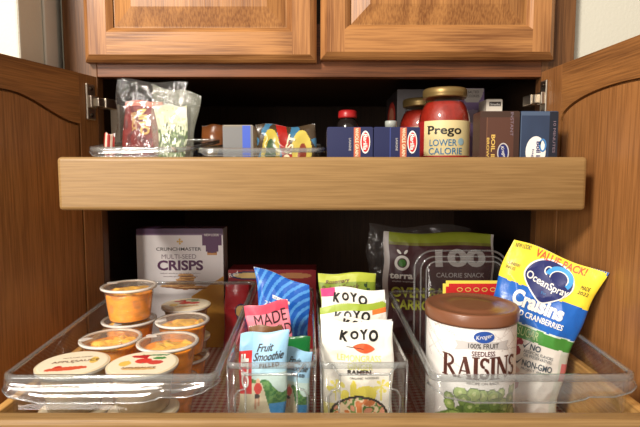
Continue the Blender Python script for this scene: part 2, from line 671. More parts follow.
MB().box(XL0 + .016, XR1 - .016, YF + .02, 1.38, zb + .04, zb + .056).build('bottom_panel', M['inside'], cab)

# upper doors with raised panels
YD = 0.757
zd0 = PZ(61, YD)


def upper_door(xa, xb, dz):
    z0 = zd0 + dz; z1 = z0 + 0.50
    d = bpy.data.objects.new('cabinet_door', None)
    COL.objects.link(d); d.parent = cab
    ri = 0.046; st = 0.040
    th = YF - YD - .0008
    # frame pieces as one mitred ring with chamfered outer edge and inner ogee
    loops = [(0.0, th), (0.0, 0.010), (0.003, 0.006), (0.0095, 0.0), (None, 0.0), ('b', 0.003), ('c', 0.0075)]

    def loop(k):
        ins, y = loops[k]
        if ins is None: l, b = st - .004, ri - .004
        elif ins == 'b': l, b = st, ri
        elif ins == 'c': l, b = st + .004, ri + .004
        else: l = b = ins
        return [(xa + l, YD + y, z0 + b), (xb - l, YD + y, z0 + b), (xb - l, YD + y, z1 - b), (xa + l, YD + y, z1 - b)]
    vs = []; fsH = []; fsV = []
    for k in range(len(loops)): vs += loop(k)
    for k in range(len(loops) - 1):
        for i in range(4):
            j = (i + 1) % 4
            if k == 3: continue
            f = (k * 4 + i, k * 4 + j, (k + 1) * 4 + j, (k + 1) * 4 + i)
            (fsH if i in (0, 2) else fsV).append(f)
    # flat faces: full-height stiles, rails butted between them
    o_, l_, b_ = .0095, st - .004, ri - .004
    for q, (xx0, xx1, zz0, zz1) in {0: (xa + l_, xb - l_, z0 + o_, z0 + b_), 2: (xa + l_, xb - l_, z1 - b_, z1 - o_),
                                    1: (xb - l_, xb - o_, z0 + o_, z1 - o_), 3: (xa + o_, xa + l_, z0 + o_, z1 - o_)}.items():
        n_ = len(vs)
        pad = (q - n_) % 4
        vs += [(0, 0, 0)] * pad
        n_ = len(vs)
        vs += [(xx0, YD, zz0), (xx1, YD, zz0), (xx1, YD, zz1), (xx0, YD, zz1)]
        (fsH if q in (0, 2) else fsV).append((n_, n_ + 1, n_ + 2, n_ + 3))
    for q, nm, mm in ((0, 'door_rail', 'oak_h'), (2, 'door_rail', 'oak_h'), (1, 'door_stile', 'oak_v'), (3, 'door_stile', 'oak_v')):
        fq = [f for f in fsH + fsV if f[0] % 4 == q]
        used = sorted(set(i for f in fq for i in f)); im = {v: k for k, v in enumerate(used)}
        MB().add([vs[i] for i in used], [tuple(im[i] for i in f) for f in fq]).build(nm, M[mm], d)
    # raised panel
    a = st + .003; b = ri + .003
    pl = []
    for ins, y in ((0, .010), (.003, .010), (.030, .0022), (.032, .0022)):
        pl += [(xa + a + ins, YD + y, z0 + b + ins), (xb - a - ins, YD + y, z0 + b + ins), (xb - a - ins, YD + y, z1 - b - ins), (xa + a + ins, YD + y, z1 - b - ins)]
    fs = []
    for k in range(3):
        for i in range(4):
            j = (i + 1) % 4
            fs.append((k * 4 + i, k * 4 + j, (k + 1) * 4 + j, (k + 1) * 4 + i))
    fs.append((12, 13, 14, 15))
    MB().add(pl, fs).build('raised_panel', M['oak_panel'], d)
    MB().box(xa + .005, xb - .005, YD + .0125, YF - .001, z0 + .005, z1 - .005).build('door_back', M['oak_v'], d)


upper_door(PX(82.5, YD, 58), PX(316.5, YD, 58), 0.0)
upper_door(PX(320.5, YD, 58), PX(556.5, YD, 54), 0.004)


# lower doors, swung open; local frame: x = distance from hinge, y = out of inner face, z up
def open_door(hx, hy, ang, left, stile, ztop, zside, zpeak, ogee):
    d = bpy.data.objects.new('cabinet_door', None)
    COL.objects.link(d); d.parent = cab
    d.location = (hx, hy, 0)
    W = 0.36; z0 = 0.42
    dirv = Vector((-math.sin(ang) if left else math.sin(ang), -math.cos(ang), 0))
    nrm = Vector((dirv.y, -dirv.x, 0)) * (-1 if left else 1)     # towards the cabinet's middle
    if left: nrm = Vector((math.cos(ang), -math.sin(ang), 0))
    else: nrm = Vector((-math.cos(ang), -math.sin(ang), 0))
    d.matrix_basis = Matrix(((dirv.x, nrm.x, 0, hx), (dirv.y, nrm.y, 0, hy), (0, 0, 1, 0), (0, 0, 0, 1))) if left else \
        Matrix(((dirv.x, nrm.x, 0, hx), (dirv.y, nrm.y, 0, hy), (0, 0, 1, 0), (0, 0, 0, 1)))

    def arch(s, ins):
        a = stile + ins; t = min(1, max(0, (s - a) / (W / 2 - a)))
        if s > W / 2: t = min(1, max(0, (W - a - s) / (W / 2 - a)))
        if ogee:
            q = min(1, t / 0.80); q = q * q * (3 - 2 * q)
        else:
            q = math.sqrt(max(0, 1 - (1 - t) ** 2)) ** 0.95
        return zside + (zpeak - zside) * q - ins

    N = 56
    xs = [stile + (W - 2 * stile) * k / N for k in range(N + 1)]
    top = [(x, arch(x, 0)) for x in xs]
    th = 0.020
    # outer slab behind the frame
    MB().box(0, W, -th, -.007, z0, ztop, .001).build('door_back', M['door_v'], d)
    # rail with arch, stiles
    MB().box(stile, W - stile, -.0075, 0, z0, z0 + .06).build('door_rail', M['door_rail'], d)
    mb = MB()
    vs = []; fs = []
    for x, z in top:
        vs += [(x, 0, z), (x, 0, ztop), (x, -.0075, z), (x, -.0075, ztop)]
    for k in range(N):
        a = 4 * k; b = 4 * k + 4
        fs += [(a, b, b + 1, a + 1), (a + 2, a + 3, b + 3, b + 2), (a, a + 2, b + 2, b), (a + 1, b + 1, b + 3, a + 3)]
    mb.add(vs, fs)
    mb.build('door_rail', M['door_rail'], d)
    MB().box(0, stile, -.0075, 0, z0, ztop, .0006).build('door_stile', M['door_v'], d)
    MB().box(W - stile, W, -.0075, 0, z0, ztop, .0006).build('door_stile', M['door_v'], d)
    # panel, a narrow groove inside the frame
    g = 0.0032
    pts = [(stile + g, z0 + .06 + g)] + [(W - stile - g, z0 + .06 + g)]
    xs2 = [stile + g + (W - 2 * stile - 2 * g) * k / N for k in range(N + 1)]
    pts += [(x, arch(x, g)) for x in reversed(xs2)]
    MB().prism(pts, -.0075, -.0008).build('door_panel', M['door_v'], d)
    return d, W


M['door_rail'] = wood('door_rail_grain', rgb(156, 106, 58), rgb(98, 62, 33), 'X', 10, 26, 0.45, 0.36, offset=(2, 6, 3), pores=0.32)
LX, LY = PX(97.5, .757, 100), .757
RX, RY = PX(540.5, .757, 100), .757
ld, DW = open_door(LX, LY, R(17), True, 0.036, PZ(77, .757), E + .066, E + .0965, True)
rd, _ = open_door(RX, RY, R(4), False, 0.057, PZ(72, .757), E + .068, E + .0995, False)


def hinge(d, z, metal, s0):
    h = MB()
    h.box(s0, s0 + .017, 0.0, .0035, z - .026, z + .026, .0015).box(s0 + .002, s0 + .015, .003, .009, z - .009, z + .009, .0015)
    o = h.build('hinge', metal, d)
    a = MB()
    a.box(-.001, s0 + .006, .004, .014, z - .006, z + .006, .001)
    a.box(-.024, .001, .002, .016, z - .0075, z + .0075, .0015)
    a.build('hinge_arm', metal if metal is M['nickel'] else M['brass'], d)
    MB().lathe([(0.0, 0), (.0028, 0), (.0028, .0012), (0, .0016)], 12).build('screw', M['dark_metal'], d).matrix_basis = \
        Matrix.Translation((s0 + .009, .0035, z + .019)) @ Matrix.Rotation(R(-90), 4, 'X')
    MB().lathe([(0.0, 0), (.0028, 0), (.0028, .0012), (0, .0016)], 12).build('screw', M['dark_metal'], d).matrix_basis = \
        Matrix.Translation((s0 + .009, .0035, z - .019)) @ Matrix.Rotation(R(-90), 4, 'X')


hinge(ld, PZ(102.5, .745), M['nickel'], 0.008)
hinge(rd, PZ(98.5, .745), M['nickel'], 0.004)


# pull-out shelves
def pull_out(x0, x1, y0, ztop, h, depth, zfl, roll=0.0):
    s = bpy.data.objects.new('pull_out_shelf', None)
    COL.objects.link(s); s.parent = cab
    MB().box(x0, x1, y0, y0 + .019, ztop - h, ztop, .0045).build('front_board', M['maple'], s)
    MB().box(x0 + .001, x0 + .011, y0 + .019, y0 + depth, ztop - h, ztop - .004, .002).build('side_board', M['maple_y'], s)
    MB().box(x1 - .011, x1 - .001, y0 + .019, y0 + depth, ztop - h, ztop - .004, .002).build('side_board', M['maple_y'], s)
    MB().box(x0 + .011, x1 - .011, y0 + depth - .012, y0 + depth, ztop - h, ztop - .012).build('back_board', M['maple'], s)
    MB().box(x0 + .011, x1 - .011, y0 + .019, y0 + depth - .012, zfl - .009, zfl).build('shelf_base', M['plywood'], s)
    return s


M['maple_y'] = wood('pale_side_board', rgb(214, 168, 100), rgb(180, 132, 72), 'Y', 6, 12, 0.35, 0.4, stretch=0.07)
UY = 0.592
UZT = PZ(157, UY + .003); UZB = PZ(210.5, UY)
UF = UZB + .016
pull_out(PX(57, UY, 180), PX(587.5, UY, 180), UY, UZT, UZT - UZB, .53, UF)
LYF = 0.452
LZT = PZ(411, LYF + .019)
LF = E - .315
LXa, LXb = -.330, .331
pull_out(LXa, LXb, LYF, LZT, LZT - LF + .016, .55, LF)

# shelf liner, red and white check
def gingham():
    m, nt, p = new_mat('red_check_liner')
    L = nt.links.new
    tc = nt.nodes.new('ShaderNodeTexCoord')
    sp = nt.nodes.new('ShaderNodeSeparateXYZ')
    L(tc.outputs['Object'], sp.inputs[0])
    outs = []
    for ax, per in (('X', .009), ('Y', .009)):
        d = nt.nodes.new('ShaderNodeMath'); d.operation = 'DIVIDE'; d.inputs[1].default_value = per
        L(sp.outputs[ax], d.inputs[0])
        f = nt.nodes.new('ShaderNodeMath'); f.operation = 'FRACT'; L(d.outputs[0], f.inputs[0])
        g = nt.nodes.new('ShaderNodeMath'); g.operation = 'GREATER_THAN'; g.inputs[1].default_value = .5
        L(f.outputs[0], g.inputs[0]); outs.append(g)
    ad = nt.nodes.new('ShaderNodeMath'); ad.operation = 'ADD'
    L(outs[0].outputs[0], ad.inputs[0]); L(outs[1].outputs[0], ad.inputs[1])
    hf = nt.nodes.new('ShaderNodeMath'); hf.operation = 'MULTIPLY'; hf.inputs[1].default_value = .5
    L(ad.outputs[0], hf.inputs[0])
    cr = nt.nodes.new('ShaderNodeValToRGB')
    cr.color_ramp.elements[0].color = (*rgb(232, 220, 204), 1)
    cr.color_ramp.elements[1].color = (*rgb(172, 48, 48), 1)
    L(hf.outputs[0], cr.inputs[0]); L(cr.outputs[0], p.inputs['Base Color'])
    p.inputs['Roughness'].default_value = .6
    return m


LF += .0003
lin = MB().box(LXa + .013, LXb - .013, LYF + .021, LYF + .53, LF, LF + .0012).build('shelf_liner', gingham())
lin['label'] = 'red and white checked liner sheet covering the lower shelf'
lin['category'] = 'shelf liner'
LF += .0015
UF += .0004


# ------------------------------------------------------------------ clear bins
def bin_box(label, cx, yf, wf, L, hf, hb, floor, rot, handle='lip', lip=0.024, r=0.016, wr=None, group='clear plastic bins'):
    root = thing('storage_bin', label, 'storage bin', (cx, yf, floor), (0, 0, R(rot)), group)
    t = 0.0022

    def outline(ins, n=7):
        x0, x1, y0, y1 = -wf / 2 + ins, wf / 2 - ins, ins, L - ins
        rr = max(.002, r - ins * .6)
        pts = []
        for (qx, qy, a0) in ((x1 - rr, y0 + rr, -90), (x1 - rr, y1 - rr, 0), (x0 + rr, y1 - rr, 90), (x0 + rr, y0 + rr, 180)):
            for k in range(n + 1):
                a = R(a0 + 90 * k / n)
                pts.append((qx + rr * math.cos(a), qy + rr * math.sin(a)))
        return pts

    def hz(y):
        q = min(1, max(0, y / L))
        return hf + (hb - hf) * q

    def loft(specs):
        vs = []
        for ins, zf in specs:
            for x, y in outline(ins):
                vs.append((x, y, zf(y)))
        n = len(vs) // len(specs)
        fs = []
        for k in range(len(specs) - 1):
            for i in range(n):
                j = (i + 1) % n
                fs.append((k * n + i, k * n + j, (k + 1) * n + j, (k + 1) * n + i))
        return vs, fs, n
    tp = .006 if handle == 'lip' else .0015
    t = t if handle == 'lip' else .0016
    ri_ = .0045 if handle == 'lip' else .0012      # taper of the walls
    vs, fs, n = loft([(tp + .004, lambda y: 0.0), (tp, lambda y: .003), (ri_, lambda y: hz(y) - .001),
                      (ri_ + t, lambda y: hz(y) - .001), (tp + t, lambda y: .0045), (tp + .006, lambda y: .0024)])
    fs.append(tuple(reversed(range(n))))
    fs.append(tuple(range(5 * n, 6 * n)))
    MB().add(vs, fs, None, True).build('bin_body', M['acrylic'], root)
    # rolled rim all round
    rim, fr, n = loft([(ri_ + .0017, lambda y: hz(y) - .002), (ri_ + .0005, lambda y: hz(y)), (.0015, lambda y: hz(y) + .0003), (0.0, lambda y: hz(y) - .001),
                       (0.0, lambda y: hz(y) - .006), (.0014, lambda y: hz(y) - .006), (.0018, lambda y: hz(y) - .002)])
    for i in range(n):
        j = (i + 1) % n
        fr.append((6 * n + i, 6 * n + j, j, i))
    MB().add(rim, fr, None, True).build('bin_rim', M['acrylic_edge'], root)
    if handle == 'lip':
        # deep apron hanging from the front rim, with its stepped lower edge
        pts = [p for p in outline(0.0) if p[1] < L * .16]
        pts.sort(key=lambda p: (math.atan2(p[0], .03 + p[1] * 0 + .0), p[0]))
        left = sorted([p for p in pts if p[0] < 0], key=lambda p: (-p[1], p[0]))
        right = sorted([p for p in pts if p[0] >= 0], key=lambda p: (p[1], p[0]))
        left = sorted(left, key=lambda p: -p[1] + p[0] * 1e-3)
        path = left + [(x * wf, 0) for x in (-.3, -.15, 0, .15, .22, .24, .26, .3, .36)] + right
        path = [p for i, p in enumerate(path) if i == 0 or (Vector(p) - Vector(path[i - 1])).length > 1e-5]
        vs = []; fs = []

        def drop(x):
            q = min(1, max(0, (x / wf - .20) / .035))
            e = min(1, max(0, (.46 - abs(x) / wf) / .05)) if abs(x) / wf > .41 else 1
            return (lip - .0055 * q) * (0.55 + .45 * e)
        for x, y in path:
            z = hz(y)
            d = drop(x)
            fl_ = .0078 * max(0, 1 - y / .012) * lip / .024
            vs += [(x, y - .0003, z), (x, y - .0003 - fl_ * .5, z - d * .5), (x, y - .0003 - fl_, z - d), (x * .985, y + .0014 - fl_, z - d), (x * .985, y + .0014 - fl_ * .5, z - d * .5), (x * .985, y + .0016, z - .001)]
        m = 6
        for i in range(len(path) - 1):
            for k in range(m):
                q = (k + 1) % m
                fs.append((i * m + k, i * m + q, (i + 1) * m + q, (i + 1) * m + k))
        MB().add(vs, fs, None, True).build('front_lip', M['acrylic_lip'], root)
        MB().tube([(x, y + .0004 - .0078 * max(0, 1 - y / .012) * lip / .024, hz(y) - drop(x)) for x, y in path], .0009, 6).build('lip_edge', M['acrylic_edge'], root)
    else:
        # moulded finger pull: raised trapezoid line and the two bent tabs on the front wall
        a = wf / 2
        y = -.0008
        H = hf
        hb_ = MB()
        hb_.tube([(-a * .74, y, H - .001), (-a * .56, y - .001, H - .011), (a * .56, y - .001, H - .011), (a * .74, y, H - .001)], .0014, 6)
        hb_.tube([(-a * .56, y - .001, H - .011), (-a * .58, y + .001, .012), (-a * .46, y + .001, .004), (a * .46, y + .001, .004), (a * .58, y + .001, .012), (a * .56, y - .001, H - .011)], .0009, 6)
        for sgn in (-1, 1):
            hb_.tube([(sgn * a * .56, y, H - .026), (sgn * a * .72, y, H - .028), (sgn * a * .80, y, H - .034), (sgn * a * .80, y, H - .056), (sgn * a * .70, y, H - .064)], .0011, 6)
            hb_.tube([(sgn * a * .97, y + .004, H - .003), (sgn * a * .93, y + .004, .004)], .0010, 6)
        hb_.build('finger_pull', M['acrylic_edge'], root)
    return root


M['acrylic_lip'] = clear('acrylic_lip', (0.95, 0.955, 0.955), 0.03, 2.2, 0.08, (0.85, 0.86, 0.86))
BFZ = LF
hfL = PZ(373, .485) - LF
bin_box('wide clear bin holding stacked fruit and applesauce cups', -.2085, .477, .2155, .345, hfL, PZ(284, .80) - LF, LF, .6, r=.013)
bin_box('narrow clear bin holding snack bars in blue and pink wrappers', -.0490, .486, .0915, .30, PZ(363, .486) - LF, PZ(288, .78) - LF, LF, 1.4, 'pull', r=.009)
bin_box('narrow clear bin holding white noodle packets', .0448, .486, .0900, .30, PZ(363, .486) - LF, PZ(290, .78) - LF, LF, 1.2, 'pull', r=.009)
bin_box('wide clear bin holding the white raisin canister', .2138, .480, .2085, .30, PZ(376, .480) - LF, PZ(290, .78) - LF, LF, .4, r=.013)
BF = LF + .0034     # inside the bins

# ------------------------------------------------------------------ cups
CH, CR = 0.050, 0.0374


def cup_parts(root, kind, seed):
    rnd = random.Random(seed)
    body = [(0.0, 0.0), (.0255, 0.0), (.0272, .0015), (.0285, .010), (.0335, .0445), (.0335, .0462), (.0327, .0462), (.0277, .010), (.026, .0022), (0, .0016)]
    MB().lathe(body, 56).build('cup_body', M['cup'] if kind == 'fruit' else M['cup_beige'], root)
    rim = [(.0333, .0450), (CR - .001, .0452), (CR, .0440), (CR + .0004, .0462), (CR, .0474), (.0345, .0478), (.0330, .0470)]
    MB().lathe(rim, 56, closed=True).build('cup_rim', M['cup_rim'], root)
    if kind == 'fruit':
        # pieces of orange fruit packed to the top
        pcs = []
        for _ in range(16):
            a = rnd.uniform(0, 6.28); rr = rnd.uniform(0, .024)
            pcs.append((rr * math.cos(a), rr * math.sin(a), rnd.uniform(0, 3.14), rnd.uniform(.010, .015), rnd.uniform(.004, .0065), rnd.uniform(.85, 1.1)))

        def top(x, y):
            best = 0; idx = -1
            for k, (px, py, th, a, b, s) in enumerate(pcs):
                dx, dy = x - px, y - py
                u = dx * math.cos(th) + dy * math.sin(th); v = -dx * math.sin(th) + dy * math.cos(th) + 25 * u * u
                q = 1 - (u / a) ** 2 - (v / b) ** 2
                if q > 0:
                    h = math.sqrt(q) * .0055 * s
                    if h > best: best = h; idx = k
            return best, idx
        n = 64
        vs = []; fs = []; cs = []
        prof_r = lambda z: .0268 + (z / .0435) * .0055
        rings = 12
        for j in range(rings + 1):
            z = .002 + (.0385 - .002) * j / rings
            for k in range(n):
                a = 2 * math.pi * k / n
                q = mnoise.noise(Vector((math.cos(a) * 2.2, math.sin(a) * 2.2, z * 60 + seed)))
                r = prof_r(z) + q * .0009
                vs.append((r * math.cos(a), r * math.sin(a), z))
        base = len(vs)
        for j in range(rings):
            for k in range(n):
                q = (k + 1) % n
                fs.append((j * n + k, j * n + q, (j + 1) * n + q, (j + 1) * n + k))
                a = 2 * math.pi * k / n
                t = mnoise.noise(Vector((math.cos(a) * 3, math.sin(a) * 3, j * .5 + seed * 3)))
                cs.append(tuple(c * (1 + .28 * t) for c in rgb(255, 164, 44)))
        RN = 18
        for j in range(1, RN + 1):
            rr = prof_r(.0385) * (1 - j / RN)
            for k in range(n):
                a = 2 * math.pi * k / n
                x, y = rr * math.cos(a), rr * math.sin(a)
                vs.append((x, y, .0385 + top(x, y)[0]))
        for j in range(RN):
            a0 = (base - n) + j * n
            for k in range(n):
                q = (k + 1) % n
                fs.append((a0 + k, a0 + q, a0 + n + q, a0 + n + k))
                rr = prof_r(.0385) * (1 - (j + .5) / RN); a = 2 * math.pi * (k + .5) / n
                h, i = top(rr * math.cos(a), rr * math.sin(a))
                rr_ = random.Random(i * 7 + seed)
                t = rr_.uniform(-.15, .2)
                c = rgb(255, 200, 84) if i >= 0 else rgb(255, 158, 40)
                cs.append(tuple(x * (1 + t) for x in c))
        MB().add(vs, fs, cs, True).build('fruit_pieces', M['fruit'], root)
        MB().lathe([(0, .0479), (.034, .0479), (CR - .0004, .0476), (CR - .0004, .0480), (.034, .0484), (0, .0484)], 56).build('film_lid', M['cup_film'], root)
        tab = MB().prism([(0, 0), (.009, .0), (.011, .004), (.006, .012), (-.002, .013)], 0, .0004)
        o = tab.build('pull_tab', M['cup_rim'], root)
        o.matrix_basis = Matrix.Rotation(R(160 + 40 * (seed % 3)), 4, 'Z') @ Matrix.Translation((CR - .006, .002, .0482)) @ Matrix.Rotation(R(90), 4, 'X') @ Matrix.Rotation(R(-50), 4, 'Y')
    else:
        MB().lathe([(0, .003), (.026, .003), (.0318, .0435), (0, .0440)], 48).build('applesauce', M['sauce'], root)
        # printed foil lid
        n = 72; RN = 30
        vs = [(0, 0, .0487)]; fs = []; cs = []
        for j in range(1, RN + 1):
            r = (CR + .0004) * j / RN
            for k in range(n):
                a = 2 * math.pi * k / n
                vs.append((r * math.cos(a), r * math.sin(a), .0487 if j < RN - 1 else .0478))

        def lc(x, y):
            rr = math.hypot(x, y) / CR; x /= CR; y /= CR
            if rr > .93: return rgb(222, 206, 172)
            if kind == 'red':
                if -.45 < x < .05 and .25 < y < .62 and y > .35 - x * .3: return rgb(190, 30, 40)
                if el(x, y, -.02, .18, .24, .2): return rgb(214, 60, 52)
                if el(x, y, .40, .38, .20, .10): return rgb(70, 140, 70)
                if el(x, y, .35, .05, .22, .16): return rgb(206, 70, 60)
                if el(x, y, -.5, .0, .16, .2): return rgb(226, 192, 90)
                if el(x, y, .0, -.4, .5, .10): return rgb(216, 176, 120)
                if abs(y - .62) < .05 and abs(x - .2) < .4: return rgb(64, 128, 80)
            else:
                if abs(x + .1) < .55 and el(x, y, -.1, -.42, .6, .14): return rgb(214, 90, 60)
                if el(x, y, -.35, -.30, .12, .14): return rgb(196, 44, 40)
                if el(x, y, .25, -.40, .14, .1): return rgb(196, 60, 44)
                if el(x, y, .55, .1, .12, .25): return rgb(226, 190, 96)
            return rgb(240, 228, 200)
        for k in range(n):
            fs.append((0, 1 + k, 1 + (k + 1) % n)); cs.append(rgb(240, 228, 200))
        for j in range(RN - 1):
            for k in range(n):
                q = (k + 1) % n
                fs.append((1 + j * n + k, 1 + j * n + q, 1 + (j + 1) * n + q, 1 + (j + 1) * n + k))
                a = 2 * math.pi * (k + .5) / n; r = CR * (j + 1.5) / RN
                cs.append(lc(r * math.cos(a), r * math.sin(a)))
        MB().add(vs, fs, cs, True).build('foil_lid', M['lid_print'], root, fixn=False)
        S = lambda x, z, off=0: (x, z, .0487 + off)
        if kind == 'red':
            on_surface([txt('APPLESAUCE', -.001, -.013, .036, .0045)], S, INK['brown'], root, 'lettering', .0004)
        else:
            on_surface([txt('APPLESAUCE', .002, .004, .048, .006), txt('NO SUGAR ADDED', .002, .015, .030, .0030)], S, INK['brown'], root, 'lettering', .0004)


M['cup_beige'] = clear('beige_cup', (0.9, 0.84, 0.74), 0.45, 1.3, 0.2, rgb(226, 200, 158))
M['sauce'] = paint('applesauce', rgb(222, 186, 124), 0.4, vary=.1, bscale=200)
protos = {}


def cup(kind, px, Y, layer, rz, label, group, dx=0.0):
    py = {1: 380, 2: 340, 3: 300}[layer]
    x = PX(px, Y, py) + dx
    name = 'fruit_cup' if kind == 'fruit' else 'applesauce_cup'
    cat = 'fruit cup' if kind == 'fruit' else 'applesauce cup'
    if kind not in protos or (kind == 'fruit' and layer >= 2):
        root = thing(name, label, cat, (0, 0, 0), (0, 0, 0), group)
        cup_parts(root, kind, 3 + len(protos) * 5 + int(px))
        protos.setdefault(kind, root)
    else:
        root = copy_tree(protos[kind])
        root['label'] = label
        root['group'] = group
    root.location = (x, Y, BF + (layer - 1) * (CH + .0006))
    root.rotation_euler = (0, 0, R(rz))
    return root


GF, GA = 'orange fruit cups in the left bin', 'applesauce cups in the left bin'
cup('plain', 72, .531, 2, 14, 'applesauce cup with cream foil lid at the front left corner of its bin', GA)
cup('plain', 73, .533, 1, 80, 'applesauce cup under the front left applesauce cup', GA, .002)
cup('red', 142, .530, 2, 4, 'applesauce cup with red and green print on its lid at the bin front', GA)
cup('red', 143, .530, 1, 60, 'applesauce cup under the front cup with red and green lid', GA)
cup('fruit', 111, .618, 2, 10, 'orange fruit cup behind the front left applesauce cup', GF)
cup('fruit', 111, .620, 1, 50, 'fruit cup hidden low behind the front left applesauce stack', GF)
cup('fruit', 168, .606, 2, 0, 'orange fruit cup right behind the red and green applesauce lid', GF)
cup('fruit', 168, .608, 1, 90, 'fruit cup low under the one behind the red and green lid', GF)
cup('fruit', 183, .695, 2, 50, 'orange fruit cup between the front fruit cups and the rear applesauce lid', GF)
cup('fruit', 183, .692, 1, 200, 'fruit cup at the bottom beside the right wall of the wide bin', GF)
cup('fruit', 130, .699, 2, 70, 'fruit cup directly beneath the topmost orange fruit cup', GF)
cup('fruit', 132.5, .700, 1, 130, 'lowest fruit cup under the topmost stack of the bin', GF)
cup('fruit', 129.5, .690, 3, 10, 'topmost orange fruit cup standing on the stack', GF)
cup('red', 187, .7725, 2, 20, 'rear applesauce cup with colourful lid before the white cracker box', GA)
cup('red', 187, .7725, 1, 80, 'applesauce cup under the rearmost colourful lid', GA)

# ------------------------------------------------------------------ cracker box
def crisps_art(u, v):
    if v > .962: return rgb(74, 44, 78)
    if v > .948: return rgb(120, 92, 124)
    x, y = u, v
    if .755 < u < .985 and .86 < v: return rgb(88, 48, 90)
    if .80 < u < .94 and .80 < v <= .86 and v > .86 - (.06) * (1 - abs(u - .87) / .07 * .2): return rgb(88, 48, 90)
    if .815 < u < .925 and .785 < v < .88:
        return rgb(196, 140, 80) if (int(v * 120) % 4) else rgb(120, 70, 40)
    # stack of crackers
    for k, (cx, cv, rx) in enumerate(((.56, .615, .09), (.58, .595, .10), (.55, .575, .11), (.57, .555, .10), (.56, .535, .115), (.42, .55, .10), (.40, .525, .14), (.68, .51, .12), (.55, .51, .15))):
        if el(u, v, cx, cv, rx, .016):
            h = mnoise.noise(Vector((u * 60, v * 90, k)))
            c = rgb(206, 160, 104) if v > cv - .004 else rgb(140, 92, 52)
            return tuple(q * (1 + .5 * h) for q in c)
    if v < .60 - (.985 - u) * .45 and u > .62: return rgb(206, 150, 60)
    return rgb(228, 224, 226)


cz = LF
cw = PX(223, .86, 260) - PX(137, .86, 260)
root, S = carton('cracker_box', 'white and purple multi-seed cracker box behind the fruit cups', 'box', (PX(180, .86, 260), .882, cz), (0, 0, R(1)), cw, .044, PZ(229, .86) - cz,
                 crisps_art, M['print_card'], side=rgb(210, 205, 208), top=rgb(74, 44, 78))
zk = lambda py: PZ(py, .86) - cz
on_surface([txt('CRUNCHMASTER', -.002, zk(249), cw * .52, .0058, bold=.01)], S, INK['dark'], root, 'brand_lettering')
on_surface([txt('MULTI-SEED', -.002, zk(256.5), cw * .40, .0080)], S, INK['grey'], root, 'variety_lettering')
on_surface([txt('CRISPS', 0, zk(265.3), cw * .53, .0180, bold=.035)], S, INK['purple'], root, 'product_lettering')
on_surface([txt('baked whole grain snack crackers', 0, zk(273.3), cw * .46, .0030), txt('naturally gluten free rice crisps', 0, zk(276.3), cw * .40, .0028)], S, INK['grey'], root, 'small_lettering')
on_surface([txt('NEW LOOK', cw * .37, zk(235), cw * .17, .0042)], S, INK['white'], root, 'tag_lettering')
on_surface([blob(k[0] * .0036, zk(241.5) + k[1] * .0036, .0018, .0018) for k in ((0, 0), (1, 0), (-1, 0), (0, 1), (0, -1))], S, INK['gold'], root, 'seed_emblem')

# ------------------------------------------------------------------ snack-bar bin
def plain(c, var=0.0, sc=40):
    def f(u, v):
        if var:
            q = mnoise.noise(Vector((u * sc, v * sc, 1.3)))
            return tuple(x * (1 + var * q) for x in c)
        return c
    return f


# red pouch with an oval emblem, left and rear
def red_art(u, v):
    if el(u, v, .72, .60, .26, .11):
        return rgb(214, 180, 110) if el(u, v, .72, .60, .22, .085) else rgb(40, 40, 90)
    if u > .55 and .36 < v < .52: return rgb(60, 40, 40)
    return rgb(168, 28, 40)


Y = .835
root, S = pouch('snack_pouch', 'dark red snack pouch standing beside the cracker box behind the bins', 'pouch', (PX(235, Y, 330), Y, LF + .001), (R(-1), R(2), R(2)), .040, PZ(283, Y) - LF, .012, red_art, M['print_gloss'], 4, 'flat', wr=.0008)
on_surface([txt('Red', -.006, .135, .016, .008, rot=15)], S, INK['white'], root, 'lettering')


def redbox_art(u, v):
    if el(u, v, .26, .50, .24, .38):
        return rgb(222, 190, 120) if el(u, v, .26, .5, .20, .26) else rgb(30, 36, 90)
    if el(u, v, .75, .5, .2, .25): return rgb(190, 130, 80)
    return rgb(150, 26, 34)


Y = .83
root, S = carton('snack_carton', 'dark red carton with oval emblem behind the bar bin', 'box', (PX(271, Y, 300), Y + .050, LF), (0, 0, R(-.5)), PX(316, Y, 300) - PX(226, Y, 300), .05, PZ(273, Y) - LF,
                 lambda u, v: redbox_art(u, (v - .86) / .14) if v > .86 else rgb(150, 26, 34), M['print_card'], side=rgb(120, 22, 30))


# blue pouch with wavy stripes
def blue_art(u, v):
    x, y = u * .10, v * .14
    q = math.sin((math.hypot(x - .13, y - .06) + .006 * math.sin(y * 50)) * 560)
    if v < .28: return rgb(232, 228, 220)
    if q > .35 and v > .30: return rgb(80, 150, 220)
    return rgb(24, 92, 186)


Y = .665
hb = PZ(280, Y + .018) - BF
root, S = pouch('snack_pouch', 'blue pouch with pale wavy stripes behind the pink wrapper', 'pouch', (-.0515, Y, BF + .002), (R(-8), R(3), R(-2)), .079, hb + .004, .014, blue_art, M['print_gloss'], 8, 'flat', taper=.34, slope=R(16), bend=-.011)
on_surface([poly2([(-.016, hb * .80), (.010, hb * .80), (.010, hb * .825), (-.016, hb * .83)])], S, INK['white'], root, 'label_strip')
on_surface([txt('220 CALORIES', -.003, hb * .814, .022, .0024)], S, INK['blue'], root, 'strip_lettering', .0010)
on_surface([txt('22g', -.021, hb * .735, .016, .008, shear=.2)], S, INK['white'], root, 'lettering')


def green_art(u, v):
    if el(u, v, .55, .72, .34, .10):
        return rgb(240, 240, 230) if not el(u, v, .55, .72, .20, .06) else rgb(110, 170, 50)
    if v < .3: return rgb(30, 140, 90)
    return rgb(20, 112, 52)


def pink_art(u, v):
    if v > .91: return rgb(214, 70, 96)
    if v > .30 and u > .02: return rgb(240, 140, 156)
    return rgb(232, 110, 136)


